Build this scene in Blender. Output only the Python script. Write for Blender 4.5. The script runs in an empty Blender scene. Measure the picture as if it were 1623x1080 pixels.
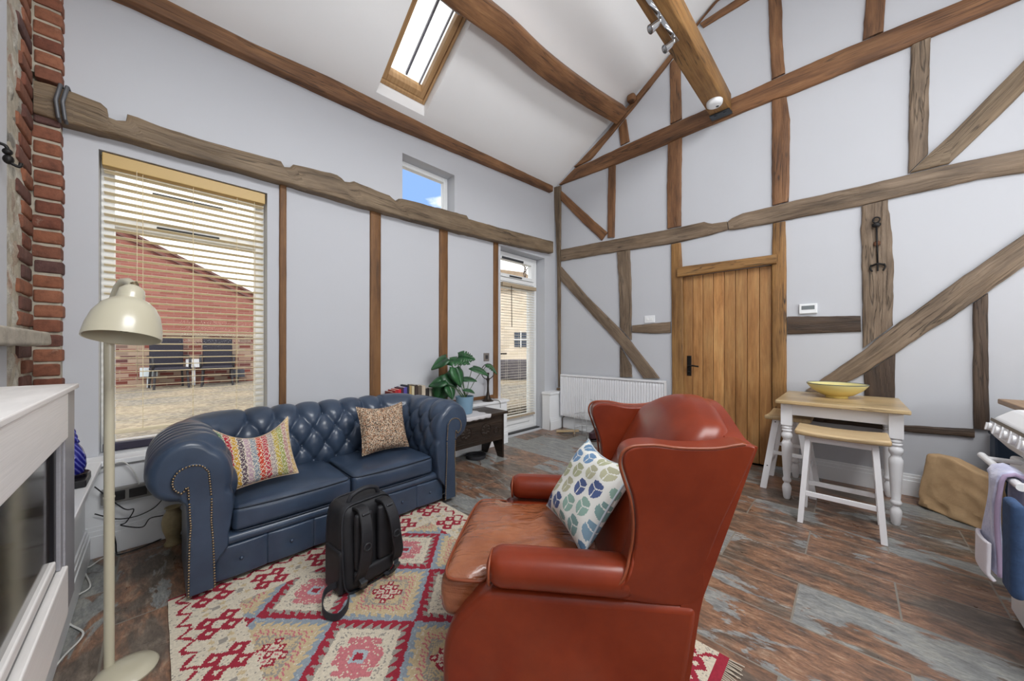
import bpy, bmesh, math, random
from mathutils import Vector, Matrix, noise
random.seed(7)
PI = math.pi
SC = bpy.context.scene
COL = SC.collection
# ---------------------------------------------------------------- camera calibration (room axes: X to the timber wall, Y to the window wall)
F, CX, CY, H = 549.0, 811.5, 550.0, 1.16
A = math.radians(44.28)
CA, SA = math.cos(A), math.sin(A)
def ray(px, py):
    l = (px-CX)/F
    return Vector((CA+SA*l, SA-CA*l, (CY-py)/F))
def onX(px, py, x): r = ray(px, py); t = x/r.x; return Vector((x, t*r.y, H+t*r.z))
def onY(px, py, y): r = ray(px, py); t = y/r.y; return Vector((t*r.x, y, H+t*r.z))
def onZ(px, py, z): r = ray(px, py); t = (z-H)/r.z; return Vector((t*r.x, t*r.y, z))
def atD(px, py, d): r = ray(px, py); return Vector((d*r.x, d*r.y, H+d*r.z))
RIDGE_Y = 0.45
def ceil_z(x, y):                   # the roof slopes; the old eaves rise a little towards the timber wall
    e = 3.36+0.036*x
    return e+0.61*(3.11-y) if y > RIDGE_Y else e+0.61*(3.11-RIDGE_Y)-0.61*(RIDGE_Y-y)
def onC(px, py, off=0.0):           # on the window-side slope, off = metres below it
    r = ray(px, py)
    t = (3.36-off+0.61*3.11-H)/(r.z+0.61*r.y-0.036*r.x)
    return Vector((t*r.x, t*r.y, H+t*r.z))

# ---------------------------------------------------------------- materials
def lin(c):
    if isinstance(c, str): c = tuple(int(c[i:i+2], 16) for i in (0, 2, 4))
    o = []
    for v in c[:3]:
        v /= 255.0
        o.append(v/12.92 if v <= 0.04045 else ((v+0.055)/1.055)**2.4)
    return (o[0], o[1], o[2], 1.0)
MATS = {}
class NT:
    def __init__(s, name):
        s.m = bpy.data.materials.new(name); s.m.use_nodes = True
        s.t = s.m.node_tree; s.n = s.t.nodes; s.n.clear()
        s.out = s.n.new('ShaderNodeOutputMaterial')
        s.p = s.n.new('ShaderNodeBsdfPrincipled')
        s.t.links.new(s.p.outputs[0], s.out.inputs[0])
        MATS[name] = s.m
    def N(s, typ, **kw):
        n = s.n.new(typ)
        for k, v in kw.items():
            if k.startswith('_'): setattr(n, k[1:], v)
            else:
                i = n.inputs[k.replace('__', ' ')]
                if hasattr(v, 'is_linked') or isinstance(v, bpy.types.NodeSocket): s.t.links.new(v, i)
                else: i.default_value = v
        return n
    def L(s, a, b): s.t.links.new(a, b)
    def coord(s, kind='Object', scale=(1, 1, 1), rot=(0, 0, 0), loc=(0, 0, 0)):
        c = s.n.new('ShaderNodeTexCoord'); mp = s.n.new('ShaderNodeMapping')
        mp.inputs['Scale'].default_value = scale; mp.inputs['Rotation'].default_value = rot; mp.inputs['Location'].default_value = loc
        s.L(c.outputs[kind], mp.inputs[0]); return mp.outputs[0]
    def noise(s, vec, scale, detail=4, rough=0.55, dist=0.0):
        n = s.n.new('ShaderNodeTexNoise'); s.L(vec, n.inputs['Vector'])
        n.inputs['Scale'].default_value = scale; n.inputs['Detail'].default_value = detail
        n.inputs['Roughness'].default_value = rough; n.inputs['Distortion'].default_value = dist
        return n.outputs['Fac']
    def ramp(s, fac, stops, interp='LINEAR'):
        r = s.n.new('ShaderNodeValToRGB'); r.color_ramp.interpolation = interp
        e = r.color_ramp.elements
        while len(e) < len(stops): e.new(0.5)
        for i, (p, c) in enumerate(stops):
            e[i].position = p; e[i].color = c if len(c) == 4 and not isinstance(c, str) else lin(c)
        s.L(fac, r.inputs[0]); return r.outputs[0]
    def mix(s, fac, a, b, mode='MIX'):
        m = s.n.new('ShaderNodeMix'); m.data_type = 'RGBA'; m.blend_type = mode
        for sock, v in ((m.inputs[0], fac), (m.inputs[6], a), (m.inputs[7], b)):
            if isinstance(v, bpy.types.NodeSocket): s.L(v, sock)
            else: sock.default_value = v
        return m.outputs[2]
    def math(s, op, a, b=None, c=None):
        m = s.n.new('ShaderNodeMath'); m.operation = op
        for sock, v in zip(m.inputs, (a, b, c)):
            if v is None: continue
            if isinstance(v, bpy.types.NodeSocket): s.L(v, sock)
            else: sock.default_value = v
        return m.outputs[0]
    def bump(s, h, strength=0.3, dist=0.01):
        b = s.n.new('ShaderNodeBump'); b.inputs['Strength'].default_value = strength; b.inputs['Distance'].default_value = dist
        s.L(h, b.inputs['Height']); s.L(b.outputs[0], s.p.inputs['Normal'])
    def base(s, v):
        if isinstance(v, bpy.types.NodeSocket): s.L(v, s.p.inputs['Base Color'])
        else: s.p.inputs['Base Color'].default_value = v
    def set(s, **kw):
        for k, v in kw.items(): s.p.inputs[k.replace('__', ' ')].default_value = v
        return s
def plain(name, c, rough=0.5, metal=0.0, var=0.0, vscale=8, bump=0.0, bscale=60, coord='Object', coat=0.0):
    m = NT(name); m.set(Roughness=rough, Metallic=metal)
    if coat: m.set(Coat__Weight=coat, Coat__Roughness=0.15)
    v = m.coord(coord)
    if var:
        c0 = lin(c)
        lo = tuple(x*(1-var) for x in c0[:3])+(1,); hi = tuple(min(1, x*(1+var)) for x in c0[:3])+(1,)
        m.base(m.ramp(m.noise(v, vscale, 5, 0.6), [(0.3, lo), (0.7, hi)]))
    else: m.base(lin(c))
    if bump: m.bump(m.noise(v, bscale, 4, 0.6), bump, 0.004)
    return m.m
def wood(name, c1, c2, c3, su=2.0, sv=28.0, rough=0.6, bump=0.35, knots=True):
    m = NT(name); m.set(Roughness=rough)
    v = m.coord('UV', (su, sv, 1)); v2 = m.coord('UV', (1.2, 4.0, 1))
    g = m.noise(v, 1.0, 6, 0.65, 1.2); b = m.noise(v2, 1.6, 4, 0.6)
    f = m.mix(0.5, g, b)
    col = m.ramp(f, [(0.33, c1), (0.5, c2), (0.68, c3)])
    fine = m.noise(m.coord('UV', (su*3, sv*5, 1)), 1.0, 3, 0.7)
    col = m.mix(0.35, col, m.ramp(fine, [(0.3, (70, 70, 70)), (0.7, (255, 255, 255))]), 'MULTIPLY')
    if knots:
        drift = m.noise(m.coord('UV', (1.0, 2.2, 1), loc=(11, 3, 0)), 1.3, 3, .5)
        col = m.mix(0.55, col, m.ramp(drift, [(0.3, (150, 138, 126)), (0.55, (255, 255, 255)), (0.75, (255, 240, 214))]), 'MULTIPLY')
        vo = m.N('ShaderNodeTexVoronoi', Vector=m.coord('UV', (2.6, 8.0, 1)), Scale=1.0)
        k = m.ramp(vo.outputs['Distance'], [(0.03, (30, 18, 10)), (0.10, (255, 255, 255))])
        col = m.mix(0.7, col, k, 'MULTIPLY')
        cr = m.noise(m.coord('UV', (0.8, 13, 1), loc=(3, 5, 0)), 1.0, 3, 0.55, 0.8)
        crk = m.ramp(cr, [(0.478, (255, 255, 255)), (0.497, (34, 24, 16)), (0.512, (255, 255, 255))])
        brk = m.ramp(m.noise(m.coord('UV', (1.6, 3, 1), loc=(7, 1, 0)), 1.2, 2, .5), [(0.48, (0, 0, 0)), (0.56, (255, 255, 255))])
        col = m.mix(brk, col, m.mix(0.75, col, crk, 'MULTIPLY'))
        g = m.math('ADD', g, m.math('MULTIPLY', crk, .5))
    m.base(col); m.bump(g, bump, 0.008)
    return m.m
def glass(name, tint=(1, 1, 1, 1)):
    m = NT(name)
    g = m.n.new('ShaderNodeBsdfGlossy'); g.inputs['Roughness'].default_value = 0.02
    t = m.n.new('ShaderNodeBsdfTransparent'); t.inputs[0].default_value = tint
    mx = m.n.new('ShaderNodeMixShader'); fr = m.n.new('ShaderNodeFresnel'); fr.inputs[0].default_value = 1.08
    m.L(fr.outputs[0], mx.inputs[0]); m.L(t.outputs[0], mx.inputs[1]); m.L(g.outputs[0], mx.inputs[2]); m.L(mx.outputs[0], m.out.inputs[0])
    return m.m
def colattr(name, rough=0.8, bump=0.0, bscale=300, sheen=0.0, speck=0.0):
    m = NT(name); m.set(Roughness=rough)
    a = m.n.new('ShaderNodeVertexColor'); a.layer_name = 'Col'
    c = a.outputs[0]
    v = m.coord('Object')
    if speck: c = m.mix(speck, c, m.ramp(m.noise(v, bscale, 2, 0.7), [(0.3, (110, 110, 110)), (0.65, (255, 255, 255))]), 'MULTIPLY')
    m.base(c)
    if bump: m.bump(m.noise(v, bscale, 2, 0.6), bump, 0.003)
    if sheen: m.set(Sheen__Weight=sheen)
    return m.m

WHITE = plain('white_plaster', (195, 197, 202), 0.9, var=0.012, vscale=1.5, bump=0.05, bscale=30)
CEILW = plain('ceiling_plaster', (242, 242, 242), 0.9, var=0.012, vscale=1.5)
GLOSSW = plain('white_gloss_paint', (236, 238, 240), 0.35)
UPVC = plain('white_window_frame', (238, 240, 240), 0.3)
OAKW = wood('warm_oak', (80, 52, 32), (136, 94, 60), (166, 122, 82), bump=.5)
OAKG = wood('weathered_oak', (82, 68, 54), (134, 114, 93), (162, 142, 120), bump=0.7)
OAKD = wood('dark_oak', (48, 37, 30), (86, 68, 54), (112, 92, 74), bump=0.6)
OAKB = wood('grey_brown_oak', (88, 72, 54), (132, 112, 88), (156, 136, 110), bump=0.6)
OAKL = wood('pale_oak', (112, 76, 38), (156, 114, 64), (178, 136, 82), bump=0.2)
OAKP = wood('planed_oak_stud', (86, 56, 28), (126, 86, 46), (146, 104, 62), bump=0.12, knots=False)
PINE = wood('oiled_pine', (188, 158, 112), (208, 182, 138), (218, 194, 154), rough=0.35, bump=0.05, su=1.5, sv=16)
BEECH = wood('rubberwood', (198, 168, 122), (212, 184, 140), (222, 196, 152), rough=0.4, bump=0.03, knots=False)
CHESTM = wood('carved_chest_oak', (28, 21, 17), (52, 40, 32), (74, 60, 48), rough=0.4, bump=0.4)
FRAMEP = wood('rooflight_pine', (170, 128, 84), (196, 156, 110), (210, 172, 128), rough=0.4, bump=0.02, knots=False)
TOPW = wood('worktop_wood', (140, 104, 66), (168, 130, 88), (186, 150, 106), rough=0.4, bump=0.03, knots=False)

# ---------------------------------------------------------------- mesh builder
class MB:
    def __init__(s): s.v = []; s.f = []; s.uv = []; s.col = []; s.mi = []
    def add(s, vs, fs, uvs=None, cols=None):
        b = len(s.v); s.v += [Vector(p) for p in vs]
        for i, f in enumerate(fs):
            s.f.append([b+k for k in f]); s.uv.append(uvs[i] if uvs else None); s.col.append(cols[i] if cols else None)
        return s
    def xf(s, M, start=0):
        for i in range(start, len(s.v)): s.v[i] = M @ s.v[i]
        return s
    def box(s, x0, x1, y0, y1, z0, z1, col=None, grain=None):
        vs = [(x, y, z) for x in (x0, x1) for y in (y0, y1) for z in (z0, z1)]
        fs = [(0, 1, 3, 2), (4, 6, 7, 5), (0, 4, 5, 1), (2, 3, 7, 6), (0, 2, 6, 4), (1, 5, 7, 3)]
        d = (abs(x1-x0), abs(y1-y0), abs(z1-z0))
        g = grain if grain is not None else d.index(max(d))
        o = [k for k in range(3) if k != g]; off = random.random()*7
        uvs = []
        for f in fs:
            k = o[0] if len({round(vs[i][o[0]], 6) for i in f}) > 1 else o[1]
            uvs.append([(vs[i][g]+off, vs[i][k]+off*1.7) for i in f])
        return s.add(vs, fs, uvs, [col]*6 if col else None)
    def obox(s, c, size, rot=(0, 0, 0), col=None, grain=None):
        st = len(s.v); a, b, d = (q/2 for q in size)
        s.box(-a, a, -b, b, -d, d, col, grain)
        M = Matrix.Translation(c) @ (Matrix.Rotation(rot[2], 4, 'Z') @ Matrix.Rotation(rot[1], 4, 'Y') @ Matrix.Rotation(rot[0], 4, 'X'))
        return s.xf(M, st)
    def grid(s, fn, nu, nv, cu=False, cv=False, colfn=None, flip=False):
        U = nu if cu else nu+1; V = nv if cv else nv+1
        b = len(s.v)
        for i in range(U):
            for j in range(V): s.v.append(Vector(fn(i/nu, j/nv)))
        for i in range(nu):
            for j in range(nv):
                q = [(i, j), (i+1, j), (i+1, j+1), (i, j+1)]
                if flip: q.reverse()
                s.f.append([b+(a % U)*V+(c % V) for a, c in q])
                s.uv.append([(a/nu, c/nv) for a, c in q])
                s.col.append(colfn((i+.5)/nu, (j+.5)/nv) if colfn else None)
        return s
    def tube(s, path, r, n=8, closed=False, cap=True, rr=None):
        P = [Vector(p) for p in path]; m = len(P); b = len(s.v)
        up = None
        for i in range(m):
            if closed: t = P[(i+1) % m]-P[i-1]
            else: t = P[min(i+1, m-1)]-P[max(i-1, 0)]
            t = t.normalized() if t.length > 1e-9 else Vector((0, 0, 1))
            if up is None:
                up = Vector((0, 0, 1)) if abs(t.z) < 0.9 else Vector((1, 0, 0))
            a = t.cross(up)
            if a.length < 1e-6: a = t.cross(Vector((0.3, 0.9, 0.2)))
            a.normalize(); c = a.cross(t).normalized(); up = c
            R = rr[i] if rr else r
            for k in range(n):
                th = 2*PI*k/n
                s.v.append(P[i]+a*(R*math.cos(th))+c*(R*math.sin(th)))
        ln = 0
        for i in range(m if closed else m-1):
            j = (i+1) % m; l2 = ln+(P[j]-P[i]).length
            for k in range(n):
                k2 = (k+1) % n
                s.f.append([b+i*n+k, b+i*n+k2, b+j*n+k2, b+j*n+k])
                s.uv.append([(ln, k/n*r*6), (ln, (k+1)/n*r*6), (l2, (k+1)/n*r*6), (l2, k/n*r*6)]); s.col.append(None)
            ln = l2
        if cap and not closed:
            s.f.append([b+k for k in range(n)]); s.uv.append(None); s.col.append(None)
            s.f.append([b+(m-1)*n+k for k in range(n-1, -1, -1)]); s.uv.append(None); s.col.append(None)
        return s
    def lathe(s, prof, o=(0, 0, 0), n=24, cap=True):
        o = Vector(o); b = len(s.v); m = len(prof)
        for r, z in prof:
            for k in range(n):
                th = 2*PI*k/n; s.v.append(o+Vector((r*math.cos(th), r*math.sin(th), z)))
        for i in range(m-1):
            for k in range(n):
                k2 = (k+1) % n
                s.f.append([b+i*n+k, b+i*n+k2, b+(i+1)*n+k2, b+(i+1)*n+k]); s.uv.append([(k/n, i/m), ((k+1)/n, i/m), ((k+1)/n, (i+1)/m), (k/n, (i+1)/m)]); s.col.append(None)
        if cap:
            if prof[0][0] > 1e-5: s.f.append([b+k for k in range(n-1, -1, -1)]); s.uv.append(None); s.col.append(None)
            if prof[-1][0] > 1e-5: s.f.append([b+(m-1)*n+k for k in range(n)]); s.uv.append(None); s.col.append(None)
        return s
    def ball(s, c, r, n=10, sq=(1, 1, 1)):
        st = len(s.v)
        s.lathe([(max(1e-6, math.sin(PI*i/n))*1.0, -math.cos(PI*i/n)) for i in range(n+1)], n=max(6, n+2), cap=False)
        return s.xf(Matrix.Translation(c) @ Matrix.Diagonal((r*sq[0], r*sq[1], r*sq[2], 1)), st)
    def prism(s, poly, fn, h0, h1):
        """poly (a,b) points extruded from h0 to h1; fn(a,b,h)->xyz"""
        n = len(poly); b = len(s.v)
        for h in (h0, h1):
            for a, c in poly: s.v.append(Vector(fn(a, c, h)))
        s.f.append([b+i for i in range(n)]); s.uv.append([(a, c) for a, c in poly]); s.col.append(None)
        s.f.append([b+n+i for i in range(n-1, -1, -1)]); s.uv.append([poly[i] for i in range(n-1, -1, -1)]); s.col.append(None)
        for i in range(n):
            j = (i+1) % n
            s.f.append([b+i, b+n+i, b+n+j, b+j]); s.uv.append([(h0, i*.1), (h1, i*.1), (h1, i*.1+.1), (h0, i*.1+.1)]); s.col.append(None)
        return s
    def rbox(s, c, size, r, n=8, fn=None):
        """rounded box as one closed skin; fn deforms each (local) point"""
        hx, hy, hz = (q/2 for q in size); c = Vector(c); r = min(r, hx, hy, hz)
        bm = bmesh.new(); bmesh.ops.create_cube(bm, size=2.0)
        bmesh.ops.subdivide_edges(bm, edges=bm.edges[:], cuts=n, use_grid_fill=True)
        b = len(s.v)
        def mp(q, h):     # denser sampling in the rounded rims
            k = r/h if h > 0 else 1
            a = abs(q); e = 0.45
            w = (a/(1-e))*(1-k) if a < 1-e else (1-k)+(a-(1-e))/e*k
            return math.copysign(w*h, q)
        for v in bm.verts:
            p = Vector((mp(v.co.x, hx), mp(v.co.y, hy), mp(v.co.z, hz)))
            inner = Vector((max(-hx+r, min(hx-r, p.x)), max(-hy+r, min(hy-r, p.y)), max(-hz+r, min(hz-r, p.z))))
            d = p-inner
            p = inner+d.normalized()*r if d.length > 1e-9 else p
            if fn: p = Vector(fn(p))
            s.v.append(p+c)
        bm.verts.index_update()
        for f in bm.faces:
            s.f.append([b+v.index for v in f.verts]); s.uv.append([(s.v[b+v.index].x, s.v[b+v.index].z) for v in f.verts]); s.col.append(None)
        bm.free(); return s
MWD = {}
def empty(name, loc, rz=0.0):
    o = bpy.data.objects.new(name, None); COL.objects.link(o)
    o.location = loc; o.rotation_euler = (0, 0, rz); o.empty_display_size = 0.1
    MWD[o.name] = Matrix.Translation(loc) @ Matrix.Rotation(rz, 4, 'Z')
    return o
def tag(o, label=None, cat=None, group=None, kind=None):
    if label: o['label'] = label
    if cat: o['category'] = cat
    if group: o['group'] = group
    if kind: o['kind'] = kind
    return o
def thing(name, label, cat, loc=(0, 0, 0), rz=0.0, group=None, kind=None):
    return tag(empty(name, loc, rz), label, cat, group, kind)
def build(mb, name, mat, parent=None, local=True, smooth=None, bevel=0.0, seg=2, sub=0, org=None, label=None):
    me = bpy.data.meshes.new(name)
    vs = mb.v
    M = Matrix.Identity(4)
    if parent is not None:
        MWp = MWD[parent.name]
        if not local: vs = [MWp.inverted() @ v for v in vs]
    elif org is not None:
        org = Vector(org); vs = [v-org for v in vs]
    me.from_pydata([tuple(v) for v in vs], [], mb.f)
    if any(u is not None for u in mb.uv):
        L = me.uv_layers.new(name='UVMap')
        for p, u in zip(me.polygons, mb.uv):
            if u is not None:
                for k, li in enumerate(p.loop_indices): L.data[li].uv = u[k]
    if any(c is not None for c in mb.col):
        ca = me.color_attributes.new('Col', 'FLOAT_COLOR', 'CORNER')
        for p, c in zip(me.polygons, mb.col):
            if c is None: c = (1, 1, 1, 1)
            for li in p.loop_indices: ca.data[li].color = c
    bm = bmesh.new(); bm.from_mesh(me)
    bmesh.ops.recalc_face_normals(bm, faces=bm.faces[:])
    bm.to_mesh(me); bm.free()
    if smooth is not None:
        me.polygons.foreach_set('use_smooth', [True]*len(me.polygons))
        if smooth < 180: me.set_sharp_from_angle(angle=math.radians(smooth))
    me.materials.append(mat)
    o = bpy.data.objects.new(name, me); COL.objects.link(o)
    if parent is not None:
        o.parent = parent; MWD[o.name] = MWD[parent.name]
    else:
        o.location = org if org is not None else (0, 0, 0)
        MWD[o.name] = Matrix.Translation(o.location)
    if bevel:
        b = o.modifiers.new('edge', 'BEVEL'); b.width = bevel; b.segments = seg; b.limit_method = 'ANGLE'; b.angle_limit = math.radians(35)
        b.harden_normals = False
    if sub:
        q = o.modifiers.new('soft', 'SUBSURF'); q.levels = sub; q.render_levels = sub
    if label: o['label'] = label
    return o
def solo(mb, name, mat, label, cat, group=None, kind=None, **kw):
    xs = [v.x for v in mb.v]; ys = [v.y for v in mb.v]; zs = [v.z for v in mb.v]
    org = ((min(xs)+max(xs))/2, (min(ys)+max(ys))/2, min(zs))
    return tag(build(mb, name, mat, org=org, **kw), label, cat, group, kind)
def copy_thing(root, loc, rz, label=None):
    r = root.copy(); COL.objects.link(r); r.location = loc; r.rotation_euler = (0, 0, rz)
    if label: r['label'] = label
    def kids(src, dst):
        for ch in [o for o in bpy.data.objects if o.parent == src]:
            c = ch.copy(); COL.objects.link(c); c.parent = dst; kids(ch, c)
    kids(root, r); return r
def crom(pts, n):
    """Catmull-Rom through pts, n samples per span"""
    P = [Vector(p) for p in pts]; out = []
    for i in range(len(P)-1):
        p0, p1, p2, p3 = P[max(i-1, 0)], P[i], P[i+1], P[min(i+2, len(P)-1)]
        for k in range(n):
            t = k/n
            out.append(0.5*((2*p1)+(p2-p0)*t+(2*p0-5*p1+4*p2-p3)*t*t+(3*p1-p0-3*p2+p3)*t**3))
    out.append(P[-1]); return out
def resample(P, n):
    P = [Vector(p) for p in P]; d = [0]
    for i in range(1, len(P)): d.append(d[-1]+(P[i]-P[i-1]).length)
    out = []; k = 0
    for i in range(n+1):
        s = d[-1]*i/n
        while k < len(P)-2 and d[k+1] < s: k += 1
        t = (s-d[k])/max(1e-9, d[k+1]-d[k]); out.append(P[k].lerp(P[k+1], max(0, min(1, t))))
    return out

# ================================================================ THE ROOM
YL, XR, XB, YB = 3.11, 4.10, -0.45, -2.45     # window wall, timber wall, chimney wall, wall behind the camera
def panel_cells(us, vs, holes):
    us = sorted(set(us+[h[0] for h in holes]+[h[1] for h in holes])); vs = sorted(set(vs+[h[2] for h in holes]+[h[3] for h in holes]))
    for i in range(len(us)-1):
        for j in range(len(vs)-1):
            cu, cv = (us[i]+us[i+1])/2, (vs[j]+vs[j+1])/2
            if not any(h[0] < cu < h[1] and h[2] < cv < h[3] for h in holes): yield us[i], us[i+1], vs[j], vs[j+1]
W1 = (-0.235, 0.575, 0.527, 2.305); W2 = (1.665, 2.285, 2.45, 3.045); D2 = (2.985, 3.855, 0.0, 2.42)
mb = MB()
for u0, u1, v0, v1 in panel_cells([XB-.3, XR+.3], [-0.05, 3.58], [W1, W2, D2]): mb.box(u0, u1, YL, YL+0.26, v0, v1)
wall_left = tag(build(mb, 'wall_left', WHITE), 'white plastered wall with the tall window and glazed door', 'wall', kind='structure')
D1 = (0.53, 1.34, 0.0, 1.945)
mb = MB()
for u0, u1, v0, v1 in panel_cells([YB-.3, YL], [-0.05, 3.3], [D1]): mb.box(XR, XR+0.25, u0, u1, v0, v1)
mb.prism([(YL, 3.3), (YL, 3.51), (RIDGE_Y, 5.15), (YB-.3, 3.4), (YB-.3, 3.3)], lambda a, b, h: (h, a, b), XR, XR+0.25)
mb.box(XR+0.245, XR+0.25, D1[0]-.1, D1[1]+.1, 0, 2)
wall_back = tag(build(mb, 'wall_back', WHITE), 'white gable wall behind the oak timber frame', 'wall', kind='structure')
mb = MB()
mb.box(XB-0.3, XB+.004, YB-.3, 2.57, -0.05, 3.3)
mb.prism([(YL, 3.3), (YL, 3.35), (RIDGE_Y, 5.0), (YB-.3, 3.25), (YB-.3, 3.3)], lambda a, b, h: (h, a, b), XB-0.3, XB)
mb.box(XB-0.3, XB-.05, 2.57, YL, -0.05, 3.35)
tag(build(mb, 'wall_chimney', WHITE), 'white wall of the chimney breast beside the steel fire', 'wall', kind='structure')
mb = MB().box(XB-0.3, XR, YB-0.25, YB, -0.05, 3.4)
tag(build(mb, 'wall_kitchen', WHITE), 'white wall along the kitchen side', 'wall', kind='structure')
# floor: half-bonded slate-look planks
m = NT('slate_tiles'); m.set(Roughness=0.38)
c = m.n.new('ShaderNodeTexCoord'); sp = m.N('ShaderNodeSeparateXYZ', Vector=c.outputs['Object'])
cb = m.n.new('ShaderNodeCombineXYZ'); m.L(sp.outputs[1], cb.inputs[0]); m.L(sp.outputs[0], cb.inputs[1])
mp = m.N('ShaderNodeMapping', Vector=cb.outputs[0]); mp.inputs['Location'].default_value = (0.158, 0.145, 0)
def brick(c1, c2, mort=0.0036):
    b = m.n.new('ShaderNodeTexBrick'); m.L(mp.outputs[0], b.inputs['Vector'])
    b.offset = 0.5; b.offset_frequency = 2
    for k, v in (('Scale', 1.0), ('Mortar Size', mort), ('Mortar Smooth', 0.1), ('Bias', 0.0), ('Brick Width', 0.672), ('Row Height', 0.335)): b.inputs[k].default_value = v
    b.inputs['Color1'].default_value = c1; b.inputs['Color2'].default_value = c2; return b
b1 = brick((0, 0, 0, 1), (1, 1, 1, 1)); rnd = b1.outputs['Color']; mort = b1.outputs['Fac']
off = m.N('ShaderNodeVectorMath', _operation='SCALE', Vector=rnd); off.inputs['Scale'].default_value = 37.0
pos = m.N('ShaderNodeVectorMath', _operation='ADD'); m.L(mp.outputs[0], pos.inputs[0]); m.L(off.outputs[0], pos.inputs[1])
def sn(scale, sx, sy, det=5, rough=.62, dist=.3):
    q = m.N('ShaderNodeMapping', Vector=pos.outputs[0]); q.inputs['Scale'].default_value = (sx, sy, 1)
    return m.noise(q.outputs[0], scale, det, rough, dist)
big = sn(1.0, 2.0, 4.4, 8, .66, .8); mid = sn(1.0, 9, 26, 5, .7, .5); fin = sn(1.0, 40, 110, 3, .7)
grey = m.ramp(mid, [(0.25, (106, 108, 108)), (0.5, (146, 148, 146)), (0.75, (180, 178, 168))])
rust = m.ramp(mid, [(0.24, (72, 60, 54)), (0.42, (116, 92, 78)), (0.56, (154, 116, 92)), (0.70, (182, 152, 126)), (0.82, (192, 178, 160))])
dark = m.ramp(mid, [(0.25, (70, 62, 58)), (0.5, (108, 96, 86)), (0.75, (150, 138, 124))])
sel = m.ramp(m.math('ADD', m.math('MULTIPLY', rnd, 0.34), m.math('MULTIPLY', big, 0.92)), [(0.655, (0, 0, 0)), (0.675, (255, 255, 255))])
sel2 = m.ramp(sn(1.0, 1.6, 3.6, 6, .62, .6), [(0.44, (255, 255, 255)), (0.52, (0, 0, 0))])
col = m.mix(sel, m.mix(sel2, rust, dark), grey)
col = m.mix(0.4, col, m.ramp(fin, [(0.3, (90, 84, 80)), (0.65, (255, 255, 255))]), 'MULTIPLY')
col = m.mix(mort, col, lin((132, 126, 116)))
m.base(col)
m.L(m.ramp(big, [(0.3, (0.24,)*3+(1,)), (0.7, (0.46,)*3+(1,))]), m.p.inputs['Roughness'])
hgt = m.math('SUBTRACT', m.math('ADD', mid, m.math('MULTIPLY', fin, .4)), m.math('MULTIPLY', mort, 2.0)); m.bump(hgt, 0.22, 0.004)
mb = MB().box(XB-.3, XR+.3, YB-.3, YL, -0.06, 0.0)
tag(build(mb, 'floor', MATS['slate_tiles']), 'floor of rust and grey slate-look tiles', 'floor', kind='structure')
# ceiling: two slopes, rooflight hole in the window-side one
SK = (1.375, 1.865, 2.285, 3.045)
def slope_cell(mb, x0, x1, y0, y1, th=0.24):
    vs = []
    for x in (x0, x1):
        for y in (y0, y1):
            z = ceil_z(x, y); vs += [(x, y, z), (x, y, z+th)]
    mb.add(vs, [(0, 2, 3, 1), (4, 5, 7, 6), (0, 1, 5, 4), (2, 6, 7, 3), (0, 4, 6, 2), (1, 3, 7, 5)])
mb = MB()
for u0, u1, v0, v1 in panel_cells([XB-.3, XR+.3], [RIDGE_Y+1e-4, YL+.3], [SK]): slope_cell(mb, u0, u1, v0, v1)
slope_cell(mb, XB-.3, XR+.3, YB-.3, RIDGE_Y-1e-4)
tag(build(mb, 'ceiling', CEILW), 'sloping white barn ceiling open to the ridge', 'ceiling', kind='structure')

# dado ledge along the window wall, its return by the fire and the boxing in the corner; skirtings
LZ = 0.526
def skirt(mb, x0, x1, y0, y1, side, h=0.17):     # stepped moulding, side = normal towards the room
    for d, z1 in ((0.018, h-0.05), (0.013, h-0.022), (0.008, h)):
        if side == '-y': mb.box(x0-(d if x0 < 0 else 0), x1, y0-d, y0, 0, z1)
        elif side == '+x': mb.box(x0, x0+d, y0, y1, 0, z1)
        elif side == '-x': mb.box(x0-d, x0, y0, y1, 0, z1)
mb = MB().box(XB, 2.965, 2.975, YL-.001, 0, LZ-0.03).box(XB, 2.985, 2.955, YL-.001, LZ-0.03, LZ)
mb.box(XB+.005, -0.27, 1.90, 2.955, 0, LZ-0.03).box(XB+.005, -0.212, 1.895, 2.955, LZ-.03, LZ).box(XB+.005, -0.27, .30, 1.8995, 0, .325)
tag(build(mb, 'trim_1', GLOSSW, bevel=.004), 'white boxed ledge running below the tall window', 'ledge', kind='structure')
mb = MB().box(3.80, XR-.001, 2.975, YL-.001, 0, LZ-0.03).box(3.785, XR-.001, 2.958, YL-.001, LZ-0.03, LZ)
skirt(mb, 3.80, XR, 2.975, 0, '-y')
tag(build(mb, 'trim_2', GLOSSW, bevel=.003), 'short white boxed ledge in the corner by the radiator', 'ledge', kind='structure')
mb = MB(); skirt(mb, -0.27, 2.965, 2.975, 0, '-y'); skirt(mb, -0.27, 0, .30, 2.955, '+x')
tag(build(mb, 'baseboard_left', GLOSSW, bevel=.003), 'white moulded skirting along the window ledge', 'skirting', kind='structure')
mb = MB(); skirt(mb, XR, 0, 1.47, 2.95, '-x'); skirt(mb, XR, 0, YB, 0.40, '-x')
tag(build(mb, 'baseboard_back', GLOSSW, bevel=.003), 'white moulded skirting below the timber wall', 'skirting', kind='structure')

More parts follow.
